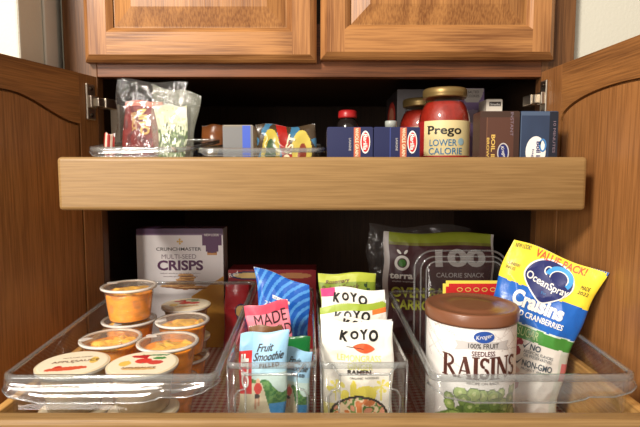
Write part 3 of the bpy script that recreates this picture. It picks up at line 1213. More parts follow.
Y = .612
hp = PZ(304, Y + .016) - BF
root, S = pouch('snack_bar', 'pink snack bar wrapper with dark lettering in the bar bin', 'snack bar', (-.0570, Y, BF + .002), (R(-7), R(-1), R(2)), .056, hp, .012, pink_art, M['print_matte'], 12, 'flat', taper=.15, slope=R(-8), bend=-.009)
on_surface([txt('MADE', .0035, hp * .865, .041, .0150, rot=4, bold=.0)], S, INK['pinkdark'], root, 'lettering')
on_surface([txt('GOOD', .008, hp * .735, .041, .0150, rot=4, bold=.0)], S, INK['pinkdark'], root, 'lettering_second_line')

Y = .588
hg = PZ(333, Y + .022) - BF
root, S = pouch('snack_bar', 'green snack bar wrapper with white oval behind the fruit filled bars', 'snack bar', (-.0380, Y, BF + .001), (R(-5), R(1), R(-2)), .050, hg, .012, green_art, M['print_gloss'], 15, 'flat', taper=.10)
on_surface([txt('OAT', .002, hg * .72, .014, .006)], S, INK['white'], root, 'lettering')

# dark brown bar lying across
Y = .578
root, S = pouch('snack_bar', 'thin brown snack bar standing between pink and pale blue wrappers', 'snack bar', (-.0640, Y - .002, BF + .0005), (R(-5), R(-1), 0), .040, PZ(325, Y + .010) - BF, .010,
                lambda u, v: rgb(116, 76, 40) if v > .9 else (rgb(26, 116, 56) if v > .8 else rgb(196, 206, 80)), M['print_matte'], 17, 'flat')


# pale blue fruit filled bars
def smooth_art(u, v):
    v = (v - .27) / .73
    if u < .26:
        if .30 < v < .80: return rgb(206, 44, 44)
        if v >= .80: return rgb(150, 200, 232)
    if v > .60: return rgb(158, 206, 238)
    if v > .52: return rgb(176, 216, 232)
    hill = .40 + .09 * math.sin(u * 4.2 + .4) + .03 * math.sin(u * 13)
    if el(u, v, .40, .36, .085, .07): return rgb(214, 70, 62)
    if el(u, v, .40, .445, .05, .03): return rgb(226, 186, 150)
    if el(u, v, .385, .27, .06, .03): return rgb(60, 52, 50)
    if abs(u - .36) < .02 and .12 < v < .26 or abs(u - .43) < .02 and .15 < v < .26: return rgb(206, 160, 130)
    path = .42 + .55 * (.36 - v)
    if v < .42 and u < path + .1: return rgb(218, 208, 176)
    if v < hill:
        q = mnoise.noise(Vector((u * 14, v * 30, 0)))
        if v < .18 and u > .65: return rgb(70, 150, 210)
        return rgb(60, 122, 64) if q > 0 else rgb(104, 152, 84)
    return rgb(196, 220, 214)


GB = 'fruit filled snack bars'


def smooth_bar(loc, rot, w_, h_, seed, label, stripe):
    root, S = pouch('snack_bar', label, 'snack bar', loc, rot, w_, h_, .016, smooth_art, M['print_matte'], seed, 'flat', GB, taper=.08, slope=R(-5) if stripe else R(9))
    on_surface([txt('CLIF', -w_ * .375, h_ * .68, h_ * .29, w_ * .16, rot=90, bold=.05)], S, INK['white'], root, 'brand_lettering')
    on_surface([txt('Fruit', w_ * .04, h_ * .875, w_ * .32, h_ * .070, rot=3, shear=.35, bold=.015), txt('Smoothie', w_ * .12, h_ * .80, w_ * .62, h_ * .070, rot=3, shear=.35, bold=.015)], S, INK['dark'], root, 'product_lettering')
    on_surface([txt('FILLED', w_ * .13, h_ * .725, w_ * .42, h_ * .036, rot=2, bold=.05, spacing=1.3)], S, INK['black'], root, 'filling_lettering')
    return root


Y = .535
smooth_bar((-.0650, Y - .006, BF + .001), (R(-8), R(1.5), R(2)), .0545, PZ(331, Y + .014) - BF, 21, 'pale blue fruit filled bar standing foremost in the bar bin', True)
Y = .552
smooth_bar((-.0345, Y + .001, BF + .002), (R(-7), R(3), R(-1)), .040, PZ(347, Y + .014) - BF - .002, 23, 'pale blue fruit filled bar leaning right of the foremost bar', False)

# ------------------------------------------------------------------ noodle bin
def leaf(x, z, L_, r):
    pts = []
    for k in range(15):
        t = k / 14
        pts.append((-L_ / 2 + L_ * t, r * math.sin(math.pi * t) ** .8 * (1 - .15 * t)))
    for k in range(13, 0, -1):
        t = k / 14
        pts.append((-L_ / 2 + L_ * t, -r * math.sin(math.pi * t) ** .8))
    c, s = math.cos(R(-8)), math.sin(R(-8))
    return poly2([(x + a * c - b * s, z + a * s + b * c) for a, b in pts])


def koyo_art(top, side_c):
    def f(u, v):
        vr = v
        if top == 'pink': return rgb(220, 70, 130) if v > .93 and u < .22 else rgb(240, 236, 226)
        if v > .945 and top: return top
        if top and v > .90 and u > .78: return rgb(236, 120, 50)
        v = (v - .27) * 1.33
        if v < .40:
            # palms, huts and the bowl
            if el(u, v, .50, -.02, .44, .22):
                if not el(u, v, .50, -.02, .405, .195): return rgb(44, 40, 34)
                q = mnoise.noise(Vector((u * 9, v * 12, 4)))
                if q > .18: return rgb(222, 130, 70)
                if q > .0: return rgb(238, 214, 176)
                if q > -.2: return rgb(96, 140, 62)
                return rgb(230, 160, 130)
            if abs(u - .17) < .012 and v > .14 and v < .3: return rgb(232, 220, 110)
            if abs(u - .84) < .012 and v > .14 and v < .3: return rgb(232, 220, 110)
            for cx in (.17, .84):
                a = math.atan2(v - .29, (u - cx) * 1.0); rr = math.hypot((u - cx) / .13, (v - .29) / .07)
                if rr < 1 and math.sin(a * 6) > -.1: return rgb(236, 224, 110)
            if el(u, v, .60, .22, .17, .085) or (el(u, v, .42, .25, .05, .11)) or el(u, v, .30, .20, .06, .06): return rgb(236, 222, 90)
            if v < .12 and u < .2: return rgb(234, 226, 140)
            return rgb(238, 234, 220)
        return rgb(240, 236, 226)
    return f


GK = 'white noodle packets standing in the narrow bin'


def koyo(loc, rot, w_, h_, seed, label, top=None, full=True, dx=0.0, drop=.0145, slope=0.0):
    root, S = pouch('noodle_packet', label, 'noodle packet', loc, rot, w_, h_, .0165, koyo_art(top, None), M['print_matte'], seed, 'pillow', GK, wr=.0015, lump=.0020, taper=.11, slope=slope)
    k = h_
    zt = k - drop
    ks = 0.54 * w_ / .096
    lw = .043
    on_surface([txt('K', dx - lw * .39, zt - .001, .0092, .0118, rot=-12, bold=.05), txt('O', dx - lw * .125, zt, .0092, .0098, bold=.05), txt('Y', dx + lw * .125, zt, .0095, .0110, bold=.05),
                txt('O', dx + lw * .39, zt - .002, .0112, .0125, rot=-8, bold=.05)], S, INK['black'], root, 'brand_lettering')
    on_surface([leaf(dx + lw * .12, zt - .0145, .026, .0055)], S, INK['orange'], root, 'leaf_emblem')
    on_surface([poly2([(dx - lw * .35, zt - .0125), (dx + lw * .1, zt - .0158), (dx + lw * .1, zt - .0150), (dx - lw * .35, zt - .0120)])], S, INK['black'], root, 'leaf_stem', .0011)
    if full:
        on_surface([txt('LEMONGRASS', 0, zt - .0255, w_ * .62, .0068, rot=-3), txt('GINGER', .001, zt - .0345, w_ * .36, .0074, rot=-3)], S, INK['lemon'], root, 'flavour_lettering')
        on_surface([txt('RAMEN', 0, zt - .0405, w_ * .34, .0050, rot=-1, bold=.04), txt('ORGANIC  NOODLES', .006, zt - .0470, w_ * .42, .0022)], S, INK['black'], root, 'product_lettering')
    return root


Y = .530
koyo((0.0432, Y, BF + .002), (R(-9), R(0), R(1.2)), .0815, PZ(327, Y) - BF, 31, 'foremost white noodle packet with yellow lemongrass print', dx=.001, slope=R(2))
Y = .5525
koyo((0.0427, Y, BF + .002), (R(-9), R(0), R(1.2)), .0815, PZ(318.5, Y + .022) - BF, 33, 'second white noodle packet just behind the foremost one', full=False, dx=.005, drop=.0075, slope=R(3))
Y = .577
koyo((0.0422, Y, BF + .002), (R(-9), R(0), R(1.2)), .0815, PZ(304, Y + .022) - BF, 36, 'third white noodle packet with green and orange top edge', rgb(150, 170, 50), False, dx=-.003, drop=.0135, slope=R(-5))
Y = .602
koyo((0.0417, Y, BF + .002), (R(-9), R(0), R(1.2)), .0815, PZ(289, Y + .022) - BF, 39, 'rearmost white noodle packet with pink corner before the green rosemary pouch', 'pink', False, dx=-.004, drop=.0115, slope=R(3))


def rosemary_art(u, v):
    if v > .93: return rgb(176, 186, 60)
    if el(u, v, .5, .62, .40, .05): return rgb(110, 90, 30) if mnoise.noise(Vector((u * 30, v * 60, 1))) > 0 else rgb(196, 180, 90)
    for k in range(6):
        if el(u, v, .84 + .05 * (k % 2) - .025, .90 - k * .035, .035, .013): return rgb(40, 64, 30)
    if abs(u - .84) < .008 and v > .68: return rgb(40, 64, 30)
    return rgb(122, 142, 38)


Y = .655
hr = PZ(275, Y + .018) - BF
root, S = pouch('snack_pouch', 'olive green rosemary snack pouch at the rear of the noodle bin', 'pouch', (.0410, Y + .008, BF + .002), (R(-6), R(-1), R(1)), .080, hr, .018, rosemary_art, M['print_matte'], 41, 'flat', taper=.25)
on_surface([txt('Rosemary', -.014, hr * .935, .032, .0070, shear=.35, rot=4, bold=.01), txt('Baked Snack', -.010, hr * .885, .052, .0080, shear=.35, rot=3)], S, INK['maroon'], root, 'lettering')

# ------------------------------------------------------------------ brown pouch behind
def terra_art(u, v):
    if u < .045 or u > .975: return rgb(196, 190, 186)
    if v > .925: return rgb(140, 152, 44)
    if v > .90: return rgb(120, 118, 48)
    return rgb(74, 36, 42)


Y = .80
ht = PZ(237, Y) - LF
wt = PX(497, Y, 300) - PX(383, Y, 300)
root, S = pouch('chip_pouch', 'dark brown snack pouch with green top band behind the clear clamshell', 'pouch', (PX(440, Y, 330), Y + .020, LF + .003), (R(-4), R(1), 0), wt, ht, .040, terra_art, M['print_matte'], 44, 'flat', wr=.0016)
on_surface([ring(-wt * .345, ht * .755, .0125, .0125, .0045), blob(-wt * .31, ht * .845, .0045, .0022, 50), blob(-wt * .37, ht * .845, .0045, .0022, 130)], S, INK['white'], root, 'emblem_ring')
on_surface([blob(-wt * .345, ht * .755, .0062, .0062)], S, INK['green'], root, 'emblem_center', .0008)
on_surface([txt('terra', -wt * .345, ht * .65, wt * .20, .0095, bold=.03), txt('challah inspired', -wt * .33, ht * .605, wt * .18, .0030)], S, INK['white'], root, 'brand_lettering')
on_surface([txt('OVEN BAKED', -wt * .10, ht * .52, wt * .66, .0170, bold=.03), txt('CARROT', -wt * .23, ht * .42, wt * .40, .0170, bold=.03)], S, INK['lime'], root, 'product_lettering')
on_surface([txt('100', wt * .18, ht * .80, wt * .46, .0290, bold=.05)], S, INK['silver'], root, 'number_lettering')
on_surface([txt('CALORIE SNACK', wt * .18, ht * .665, wt * .44, .0075)], S, INK['silver'], root, 'calorie_lettering')

# crumpled clear bag behind it
Y = .905
root, S = pouch('plastic_bag', 'crumpled empty clear bag behind the dark brown pouch', 'bag', (PX(415, Y, 330), Y, LF + .006), (R(0), R(1), R(3)), PX(466, Y, 300) - PX(366, Y, 300), PZ(229, Y) - LF, .04, plain((.8, .8, .8)), M['bag_dark'], 47, 'flat', wr=.004, body='bag_film', cell=.003)

# ------------------------------------------------------------------ clear clamshell
Y = .672
wc = PX(507, Y, 300) - PX(413.5, Y, 300)
hc = PZ(252, Y) - BF
root = thing('clamshell_box', 'clear plastic clamshell with red and yellow label behind the raisin canister', 'container', (PX(461.5, Y, 300), Y, BF + .001), (R(-2), 0, 0))


def rrect(w_, h_, r_, n=8):
    pts = []
    for (qx, qz, a0) in ((w_ / 2 - r_, r_, -90), (w_ / 2 - r_, h_ - r_, 0), (-w_ / 2 + r_, h_ - r_, 90), (-w_ / 2 + r_, r_, 180)):
        for k in range(n + 1):
            a = R(a0 + 90 * k / n)
            pts.append((qx + r_ * math.cos(a), qz + r_ * math.sin(a)))
    return pts


def shell(specs):
    """specs: (inset, y) loops of a rounded rectangle standing in XZ"""
    vs = []
    for ins, y in specs:
        vs += [(x, y, z + ins) for x, z in rrect(wc - 2 * ins, hc - 2 * ins, max(.004, .026 - ins))]
    n = len(vs) // len(specs)
    fs = []
    for k in range(len(specs) - 1):
        for i in range(n):
            j = (i + 1) % n
            fs.append((k * n + i, k * n + j, (k + 1) * n + j, (k + 1) * n + i))
    return vs, fs, n


vs, fs, n = shell([(.004, .0), (.008, -.016), (.014, -.022)])
fs.append(tuple(range(2 * n, 3 * n)))
MB().add(vs, fs, None, True).build('clamshell_lid', M['acrylic'], root)
vs, fs, n = shell([(.004, .001), (.010, .034), (.018, .040)])
fs.append(tuple(range(2 * n, 3 * n)))
MB().add(vs, fs, None, True).build('clamshell_tray', M['acrylic'], root)
fl = MB()
for ins in (0.0, .007, .013):
    fl.tube([(x, -.001 - ins * 1.2, z + ins) for x, z in rrect(wc - 2 * ins, hc - 2 * ins, .026 - ins)], .0015 if ins == 0 else .0011, 8, closed=True)
fl.build('clamshell_flange', M['acrylic_edge'], root)
SC = lambda x, z, off=0: (x, -.0223 - off, z)
lx0, lx1, lz1 = PX(439, Y) - PX(461.5, Y), PX(505, Y) - PX(461.5, Y), PZ(279, Y) - BF


def notched(a, b, z0, z1, c):
    return poly2([(a + c, z0), (b - c, z0), (b - c, z0 + c), (b, z0 + c), (b, z1 - c), (b - c, z1 - c), (b - c, z1), (a + c, z1), (a + c, z1 - c), (a, z1 - c), (a, z0 + c), (a + c, z0 + c)])


on_surface([notched(lx0, lx1, lz1 - .07, lz1, .004)], SC, INK['yellow'], root, 'paper_label', .0003, .02)
on_surface([notched(lx0 + .004, lx1 - .004, lz1 - .066, lz1 - .004, .004)], SC, INK['red'], root, 'label_panel', .0007, .02)
on_surface([ring((lx0 + lx1) / 2 + k * .011, lz1 - .012, .0040, .0030, .0011) for k in (-2, -1, 0, 1, 2)], SC, INK['gold'], root, 'label_ornament', .0011)

# ------------------------------------------------------------------ raisin canister
Y = .568
rc = .0512
xc = PX(470, Y, 350)
hcn = PZ(303, Y) - BF
root = thing('raisin_canister', 'white raisin canister with brown plastic lid in the right bin', 'canister', (xc, Y, BF), (0, 0, R(-2)))
rnd = random.Random(5)
peas = [(rnd.uniform(-.036, .044), rnd.uniform(.002, .050), rnd.uniform(.0060, .0082), rnd.uniform(0, 1)) for _ in range(75)]


ZP = PZ(398, Y - rc) - BF


straws = [(rnd.uniform(-.09, .09), rnd.choice((rnd.uniform(.085, .155), rnd.uniform(.115, .15))), rnd.choice((rnd.uniform(.2, 1.0), rnd.uniform(2.2, 2.9))), rnd.uniform(.012, .035), rnd.uniform(.0004, .0010), rnd.uniform(-6, 6)) for _ in range(70)]


def can_art(x, z):
    z = z - ZP + .040
    if z < .060:
        best = None
        for i, (px, pz, pr, t) in enumerate(peas):
            if pz > .046 - .35 * abs(x - .004) * 0.9 and pz > .043: continue
            q = (x - px) ** 2 + (z - pz) ** 2
            if q < pr * pr and z < .052 - .12 * abs(x - .006): best = (i, q / (pr * pr), t, (x - px), (z - pz))
        if best:
            c0 = rgb(160, 186, 96); c1 = rgb(206, 220, 146); c2 = rgb(126, 160, 70)
            if best[1] > .74: return rgb(84, 116, 48)
            return c1 if (best[3] ** 2 + (best[4] - .001) ** 2) < 5e-6 else (c0 if best[2] > .4 else c2)
        if z < .046 - .6 * abs(x - .006) and z < .040: return rgb(96, 128, 52)
    # pale scattered straw strands
    if z > .066:
        for sx, sz, sa, sl, st_, cv in straws:
            dx, dz = x - sx, z - sz
            p_ = dx * math.cos(sa) + dz * math.sin(sa); q_ = -dx * math.sin(sa) + dz * math.cos(sa) + cv * p_ * p_
            if abs(p_) < sl and abs(q_) < st_: return rgb(220, 214, 210) if st_ > .0007 else rgb(208, 200, 195)
    return rgb(240, 237, 233)


n = 260; nz = 110
vs = []; fs = []; cs = []
zt = hcn - .012
for j in range(nz + 1):
    z = zt * j / nz
    rr = rc - .0016 if z < .002 else rc - .001
    for k in range(n):
        a = -math.pi / 2 + 2 * math.pi * k / n
        vs.append((rr * math.cos(a), rr * math.sin(a), z))
for j in range(nz):
    for k in range(n):
        q = (k + 1) % n
        fs.append((j * n + k, j * n + q, (j + 1) * n + q, (j + 1) * n + k))
        a = 2 * math.pi * (k + .5) / n
        if a > math.pi: a -= 2 * math.pi
        cs.append(can_art(a * rc, zt * (j + .5) / nz) if abs(a) < 1.7 else rgb(226, 222, 218))
fs.append(tuple(reversed(range(n)))); cs.append((.5, .5, .5))
MB().add(vs, fs, cs, True).build('canister_body', M['print_can'] if 'print_can' in M else M['print_card'], root, fixn=False)
M['lid_brown'] = paint('brown_plastic_lid', rgb(124, 80, 56), 0.32, bump=.12, bscale=45)
MB().lathe([(rc - .0006, hcn - .014), (rc + .0008, hcn - .0145), (rc + .0012, hcn - .012), (rc + .0012, hcn - .0025), (rc + .0004, hcn - .0006), (rc - .0022, hcn), (rc - .0045, hcn - .0012), (rc - .008, hcn - .0022),
            (rc * .62, hcn - .0022), (rc * .60, hcn - .0014), (rc * .40, hcn - .0014), (0, hcn - .0016)], 96).build('canister_lid', M['lid_brown'], root)


def SCan(x, z, off=0):
    a = -math.pi / 2 + x / rc
    return ((rc - .001 + off) * math.cos(a), (rc - .001 + off) * math.sin(a), z)


zf_ = lambda py: PZ(py, Y - rc + .002) - BF
ze = zf_(337)
on_surface([blob(.001, ze, .0125, .0075)], SCan, INK['white'], root, 'emblem_border', .0004)
on_surface([blob(.001, ze, .0112, .0064)], SCan, INK['blue'], root, 'emblem', .0008)
on_surface([txt('Kroger', .001, ze, .017, .0058, rot=10, shear=.3)], SCan, INK['white'], root, 'emblem_lettering', .0012)
zb_ = zf_(346.5)
on_surface([poly2([(-.030, zb_ - .006), (-.018, zb_ - .0035), (.020, zb_ - .0035), (.032, zb_ - .006), (.029, zb_), (.032, zb_ + .005), (.020, zb_ + .0048), (-.018, zb_ + .0048), (-.030, zb_ + .005), (-.027, zb_)])], SCan, INK['silver'], root, 'ribbon', .0005)
on_surface([txt('100% FRUIT', .001, zb_ + .0006, .033, .0054, bold=.01)], SCan, INK['dark'], root, 'ribbon_lettering', .0009)
on_surface([txt('SEEDLESS', .001, zf_(353.8), .0255, .0056, bold=.015)], SCan, INK['maroon'], root, 'variety_lettering')
# serif capitals: plain letters with slab serifs added
zr_ = zf_(368.3)


def serif_word(word, xs, z, h_, thick, thin):
    """slab-serif capitals built from strokes; xs gives (centre, width) per letter"""
    P_ = []

    def bar(x0, z0, x1, z1, t):
        dx, dz = x1 - x0, z1 - z0
        l = math.hypot(dx, dz) or 1
        nx_, nz_ = -dz / l * t / 2, dx / l * t / 2
        P_.append(poly2([(x0 + nx_, z0 + nz_), (x1 + nx_, z1 + nz_), (x1 - nx_, z1 - nz_), (x0 - nx_, z0 - nz_)]))

    def serif(x, zz, wd):
        P_.append(poly2([(x - wd / 2, zz - thin / 2), (x + wd / 2, zz - thin / 2), (x + wd / 2, zz + thin / 2), (x - wd / 2, zz + thin / 2)]))
    lo, hi = z - h_ / 2, z + h_ / 2
    for ch, (cx, wd) in zip(word, xs):
        l, r = cx - wd / 2, cx + wd / 2
        sw = thick * 1.9
        if ch == 'I':
            bar(cx, lo, cx, hi, thick); serif(cx, lo, sw); serif(cx, hi, sw)
        elif ch == 'R':
            st = l + thick * .7
            bar(st, lo, st, hi, thick); serif(st, lo, sw); serif(st, hi, sw)
            P_.append(ring(st + wd * .22, hi - h_ * .25, wd * .40, h_ * .25 + thin * .5, thick * .62, 20, 0, -90, 90))
            bar(st, hi, st + wd * .24, hi, thin); bar(st, z, st + wd * .24, z, thin)
            bar(st + wd * .22, z, r - thick * .4, lo, thick * .9); serif(r - thick * .3, lo, sw * .7)
        elif ch == 'A':
            bar(cx, hi, l + thick * .4, lo, thin * 1.3); bar(cx, hi, r - thick * .5, lo, thick)
            bar(l + wd * .25, lo + h_ * .33, r - wd * .25, lo + h_ * .33, thin); serif(l + thick * .4, lo, sw * .8); serif(r - thick * .5, lo, sw * .9)
        elif ch == 'N':
            bar(l + thin, lo, l + thin, hi, thin * 1.2); bar(r - thin, lo, r - thin, hi, thin * 1.2)
            bar(l + thin, hi, r - thin, lo, thick); serif(l + thin, lo, sw * .7); serif(l, hi, sw * .7); serif(r - thin, hi, sw * .8)
        elif ch == 'S':
            P_.append(ring(cx, hi - h_ * .25, wd * .46, h_ * .26, thick * .72, 24, 0, 20, 270))
            P_.append(ring(cx, lo + h_ * .25, wd * .48, h_ * .26, thick * .72, 24, 0, -160, 90))
            bar(r - thin, hi - h_ * .04, r - thin, hi - h_ * .24, thin); bar(l + thin, lo + h_ * .04, l + thin, lo + h_ * .24, thin)
    return P_


lw = .0805
cen = [(-.0352, .0165), (-.0190, .0155), (-.0072, .006), (.0022, .0110), (.0115, .006), (.0235, .0145), (.0385, .0120)]
parts = serif_word('RAISINS', [(c + .000, wv) for c, wv in cen], zr_, .0235, .0042, .0014)
on_surface(parts, SCan, INK['brown_dark'] if 'brown_dark' in INK else ink('brown_dark', rgb(84, 44, 36)), root, 'product_lettering', .0007)
on_surface([txt('RECIPE ON BACK', .002, zf_(383.5), .036, .0030)], SCan, INK['dark'], root, 'small_lettering')

# ------------------------------------------------------------------ dried cranberry pouch
def cran_art(u, v):
    e = .008 * math.sin(u * 34) * math.sin(u * 11 + 1)
    if v > .775 + e * .5: return rgb(244, 218, 62)
    if v > .575 + e * .3: return rgb(30, 100, 190)
    if v > .567 + e * .3: return rgb(210, 225, 210)
    if v > .495 + e * .4:
        return rgb(72, 142, 60)
    # cherries on the left, pale ground
    for cx, cv, rx, rv in ((.30, .46, .10, .035), (.36, .42, .09, .035), (.27, .39, .12, .04), (.40, .475, .06, .02), (.33, .35, .09, .03)):
        if el(u, v, cx, cv, rx, rv):
            return rgb(150, 42, 50) if not el(u, v, cx - .02, cv + .010, rx * .35, rv * .3) else rgb(210, 120, 120)
    if el(u, v, .36, .31, .12, .025): return rgb(224, 196, 186)
    if el(u, v, .33, .23, .17, .045): return rgb(160, 44, 48)
    if u > .93 and .30 < v < .42: return rgb(214, 120, 124)
    if u > .90: return rgb(206, 212, 200)
    return rgb(226, 222, 214)


Y = .590
wO = .1055
hO = PZ(258, Y) - BF
root, S = pouch('cranberry_pouch', 'large yellow and blue dried cranberry pouch leaning in the right bin', 'pouch', (.2462, Y + .0150, BF + .001), (R(-4), 0, R(-21)), wO, hO, .044, cran_art, M['print_gloss'], 52, 'stand', wr=.0016, taper=.14, back=rgb(60, 100, 170), bend=.0430, slope=R(19))


def heart(cx, cz, w_, h_, n=40):
    pts = []
    for k in range(n):
        a = 2 * math.pi * k / n
        r = 1.0
        x = math.cos(a); z = math.sin(a)
        if z < 0:
            x *= (1 - (-z) ** 1.6 * .55) if True else 1
            z *= 1.12
        pts.append((cx + x * w_ / 2, cz + z * h_ / 2))
    return pts


hx, hz_ = .001, hO * .850
on_surface([poly2(heart(hx, hz_, .0560, .0490))], S, INK['white'], root, 'emblem_border', .0009)
on_surface([poly2(heart(hx, hz_, .0525, .0455))], S, INK['navy'], root, 'emblem', .0013)
on_surface([ring(hx + .0090, hz_ + .0065, .0155, .0145, .0056, 28, 0, -30, 175)], S, ink('wave', rgb(70, 160, 226)), root, 'wave_emblem', .0016)
on_surface([ring(hx + .0090, hz_ + .0065, .0105, .0095, .0011, 28, 0, -20, 190), ring(hx - .0045, hz_ + .0110, .0042, .0052, .0012, 16, 0, 60, 270)], S, INK['white'], root, 'wave_foam', .0018)
on_surface([txt('OceanSpray', hx + .0002, hz_ - .0035, .0490, .0116, rot=-5, bold=.015, arc=-.002)], S, INK['white'], root, 'brand_lettering', .0021)
on_surface([txt('Est.', hx, hz_ - .0145, .006, .0030)], S, INK['sky'], root, 'year_lettering', .0021)
on_surface([txt('VALUE PACK!', .0045, hO * .970, .056, .0088, bold=.02)], S, INK['orange'], root, 'offer_lettering', .0010)
on_surface([txt('NEW LOOK!', -.0395, hO * .978, .018, .0050, rot=3), txt('CRANBERRY', -.0405, hO * .870, .015, .0036), txt('SNACKS', -.0425, hO * .845, .011, .0036)], S, INK['dark'], root, 'small_lettering', .0010)
on_surface([txt('MADE', .040, hO * .885, .010, .0045), txt('2022', .040, hO * .855, .012, .0040)], S, INK['dark'], root, 'date_lettering', .0010)
on_surface([txt("Craisins", -.001, hO * .705, .060, .0185, bold=.045, shear=.05)], S, INK['white'], root, 'product_lettering', .0010)
on_surface([txt('DRIED CRANBERRIES', .000, hO * .630, .066, .0068, bold=.02)], S, INK['white'], root, 'fruit_lettering', .0010)
on_surface([txt('LESS SUGAR', -.010, hO * .535, .042, .0100)], S, ink('pale_green', rgb(190, 214, 150)), root, 'sugar_lettering', .0010)
tick = lambda x, z: poly2([(x, z), (x + .003, z - .004), (x + .0095, z + .0065), (x + .003, z - .0012)])
on_surface([txt('NO', .011, hO * .468, .013, .0075, bold=.03), tick(-.005, hO * .468), txt('ARTIFICIAL FLAVORS', .016, hO * .435, .036, .0038), txt('OR PRESERVATIVES', .016, hO * .412, .034, .0038),
            tick(-.010, hO * .366), txt('NON-GMO', .017, hO * .366, .036, .0080, bold=.02), txt('PROJECT VERIFIED', .016, hO * .330, .034, .0036)],
           S, ink('slate', rgb(70, 84, 96)), root, 'claim_lettering', .0010)

# ------------------------------------------------------------------ upper shelf
GT = 'clear trays on the upper shelf'
bin_box('clear tray under the two zip bags on the upper shelf', (PX(86.5, .645) + PX(193, .645)) / 2, .645, PX(193, .645) - PX(86.5, .645), .20, PZ(147, .645) - UF, PZ(137, .80) - UF, UF, 0, 'lip', .012, .02, group=GT)
bin_box('clear tray holding the grey carton on the upper shelf', (PX(195, .645) + PX(326, .645)) / 2, .645, PX(326, .645) - PX(195, .645) - .003, .22, PZ(148, .645) - UF, PZ(143, .84) - UF, UF, 0, 'lip', .010, .02, group=GT)
UB = UF + .0034


# red wrapper in a clear zip bag
def mito_art(u, v):
    if v > .94: return rgb(200, 110, 90)
    q = mnoise.noise(Vector((u * 8, v * 12, 2)))
    if v < .3 and q > .18: return rgb(196, 90, 60)
    return rgb(122, 28, 22) if q > -.15 else rgb(92, 18, 16)


Y = .722
h1 = PZ(103.5, Y) - UB
root, S = pouch('snack_packet', 'dark red snack packet inside the left zip bag', 'snack packet', (PX(140.5, Y, 130), Y, UB + .004), (R(-2), R(2), R(0)), PX(155, Y) - PX(118, Y), h1, .009, mito_art, M['print_matte'], 61, 'pillow', wr=.0008, taper=-.20)
on_surface([txt('NITO', .002, h1 - .030, .036, .0125, rot=-80, bold=.03), txt('SNACK', -.011, h1 - .030, .026, .0070, rot=-82)], S, INK['gold'], root, 'lettering', .0014)
root, S = pouch('zip_bag', 'clear zip bag around the dark red snack packet', 'bag', (PX(144, Y, 130), Y, UB + .001), (R(-2), R(2), R(0)), PX(181, Y) - PX(112, Y), PZ(81, Y) - UB, .040, plain((.8, .8, .8)), M['bag'], 62, 'stand', taper=.19, bend=.006, wr=.0020, body='bag_film', cell=.0025)


def veg_art(u, v):
    q = mnoise.noise(Vector((u * 16, v * 14, 2)))
    if v < .70 + .16 * q:
        return rgb(38, 68, 20) if q > .08 else (rgb(96, 130, 54) if q > -.15 else rgb(206, 210, 180))
    return rgb(216, 216, 190) if q > -.2 else rgb(190, 198, 160)


Y = .684
h2 = PZ(108, Y) - UB
root, S = pouch('herb_bundle', 'bunch of pale green dried leaves inside the milky zip bag', 'herbs', (PX(172, Y, 140), Y, UB + .004), (R(-2), R(0), 0), PX(191, Y) - PX(159, Y), h2, .006, veg_art, M['leafy'] if 'leafy' in M else M['print_matte'], 64, 'pillow', wr=.0016, lump=.002, taper=.30, body='leaves')
root, S = pouch('zip_bag', 'milky pale green zip bag of leaves beside the red packet', 'bag', (PX(170.5, Y, 130), Y, UB + .001), (R(-2), R(0), R(0)), PX(201, Y) - PX(152, Y), PZ(90, Y) - UB, .036, plain((.8, .8, .8)), M['bag_milky'], 66, 'stand', bend=.008, slope=R(12), taper=.32, wr=.0018, body='bag_film', cell=.0025)
# white carton edge behind the red bag
Y = .82
carton('small_carton', 'narrow white carton behind the left edge of the red packet', 'box', (PX(119, Y, 120), Y, UB), (0, 0, 0), .014, .03, PZ(106, Y) - UB, plain(rgb(200, 192, 176)), M['print_card'], side=rgb(170, 160, 145))
Y = .668
root, S = pouch('snack_bar', 'small red and white striped bar in the left end of the tray', 'snack bar', (PX(107, Y, 150), Y, UB + .001), (R(-3), R(2), R(0)), .014, PZ(134, Y) - UB, .008, lambda u, v: rgb(150, 40, 34) if int(u * 6) % 3 != 1 else rgb(214, 190, 170), M['print_gloss'], 68, 'flat')


# grey and blue carton
def gb_art(u, v):
    if .64 < u < .90: return rgb(52, 84, 186)
    if u > .97 or v > .97: return rgb(120, 114, 104)
    return rgb(112, 112, 112)


Y = .690
wg = PX(253, Y) - PX(223, Y)
hg_ = PZ(125.5, Y) - UB
root, S = carton('tea_carton', 'grey carton with a blue stripe standing in the middle tray', 'box', (PX(238, Y, 140), Y + .02, UB), (0, 0, 0), wg, .04, hg_, gb_art, M['print_card'], side=rgb(140, 134, 124), top=rgb(160, 150, 130))
on_surface([txt('GREEN TEA', -wg * .12, hg_ * .38, hg_ * .34, .0045, rot=90), txt('20 BAGS', -wg * .28, hg_ * .36, hg_ * .30, .0035, rot=90)], S, INK['silver'], root, 'lettering')


# colourful foil bags lying in the tray
def foil_art(s):
    def f(u, v):
        if abs((u - .53) + (v - .5) * .25) < .085: return rgb(170, 36, 30)
        if el(u, v, .25, .5, .16, .42): return rgb(196, 176, 70) if not el(u, v, .25, .5, .09, .26) else rgb(60, 90, 50)
        if el(u, v, .76, .52, .17, .40): return rgb(206, 186, 84) if not el(u, v, .78, .5, .07, .2) else rgb(140, 60, 40)
        if .35 < u < .46: return rgb(60, 130, 170)
        q = mnoise.noise(Vector((u * 7, v * 5, s)))
        return rgb(64, 116, 150) if q > .05 else rgb(70, 56, 40)
    return f


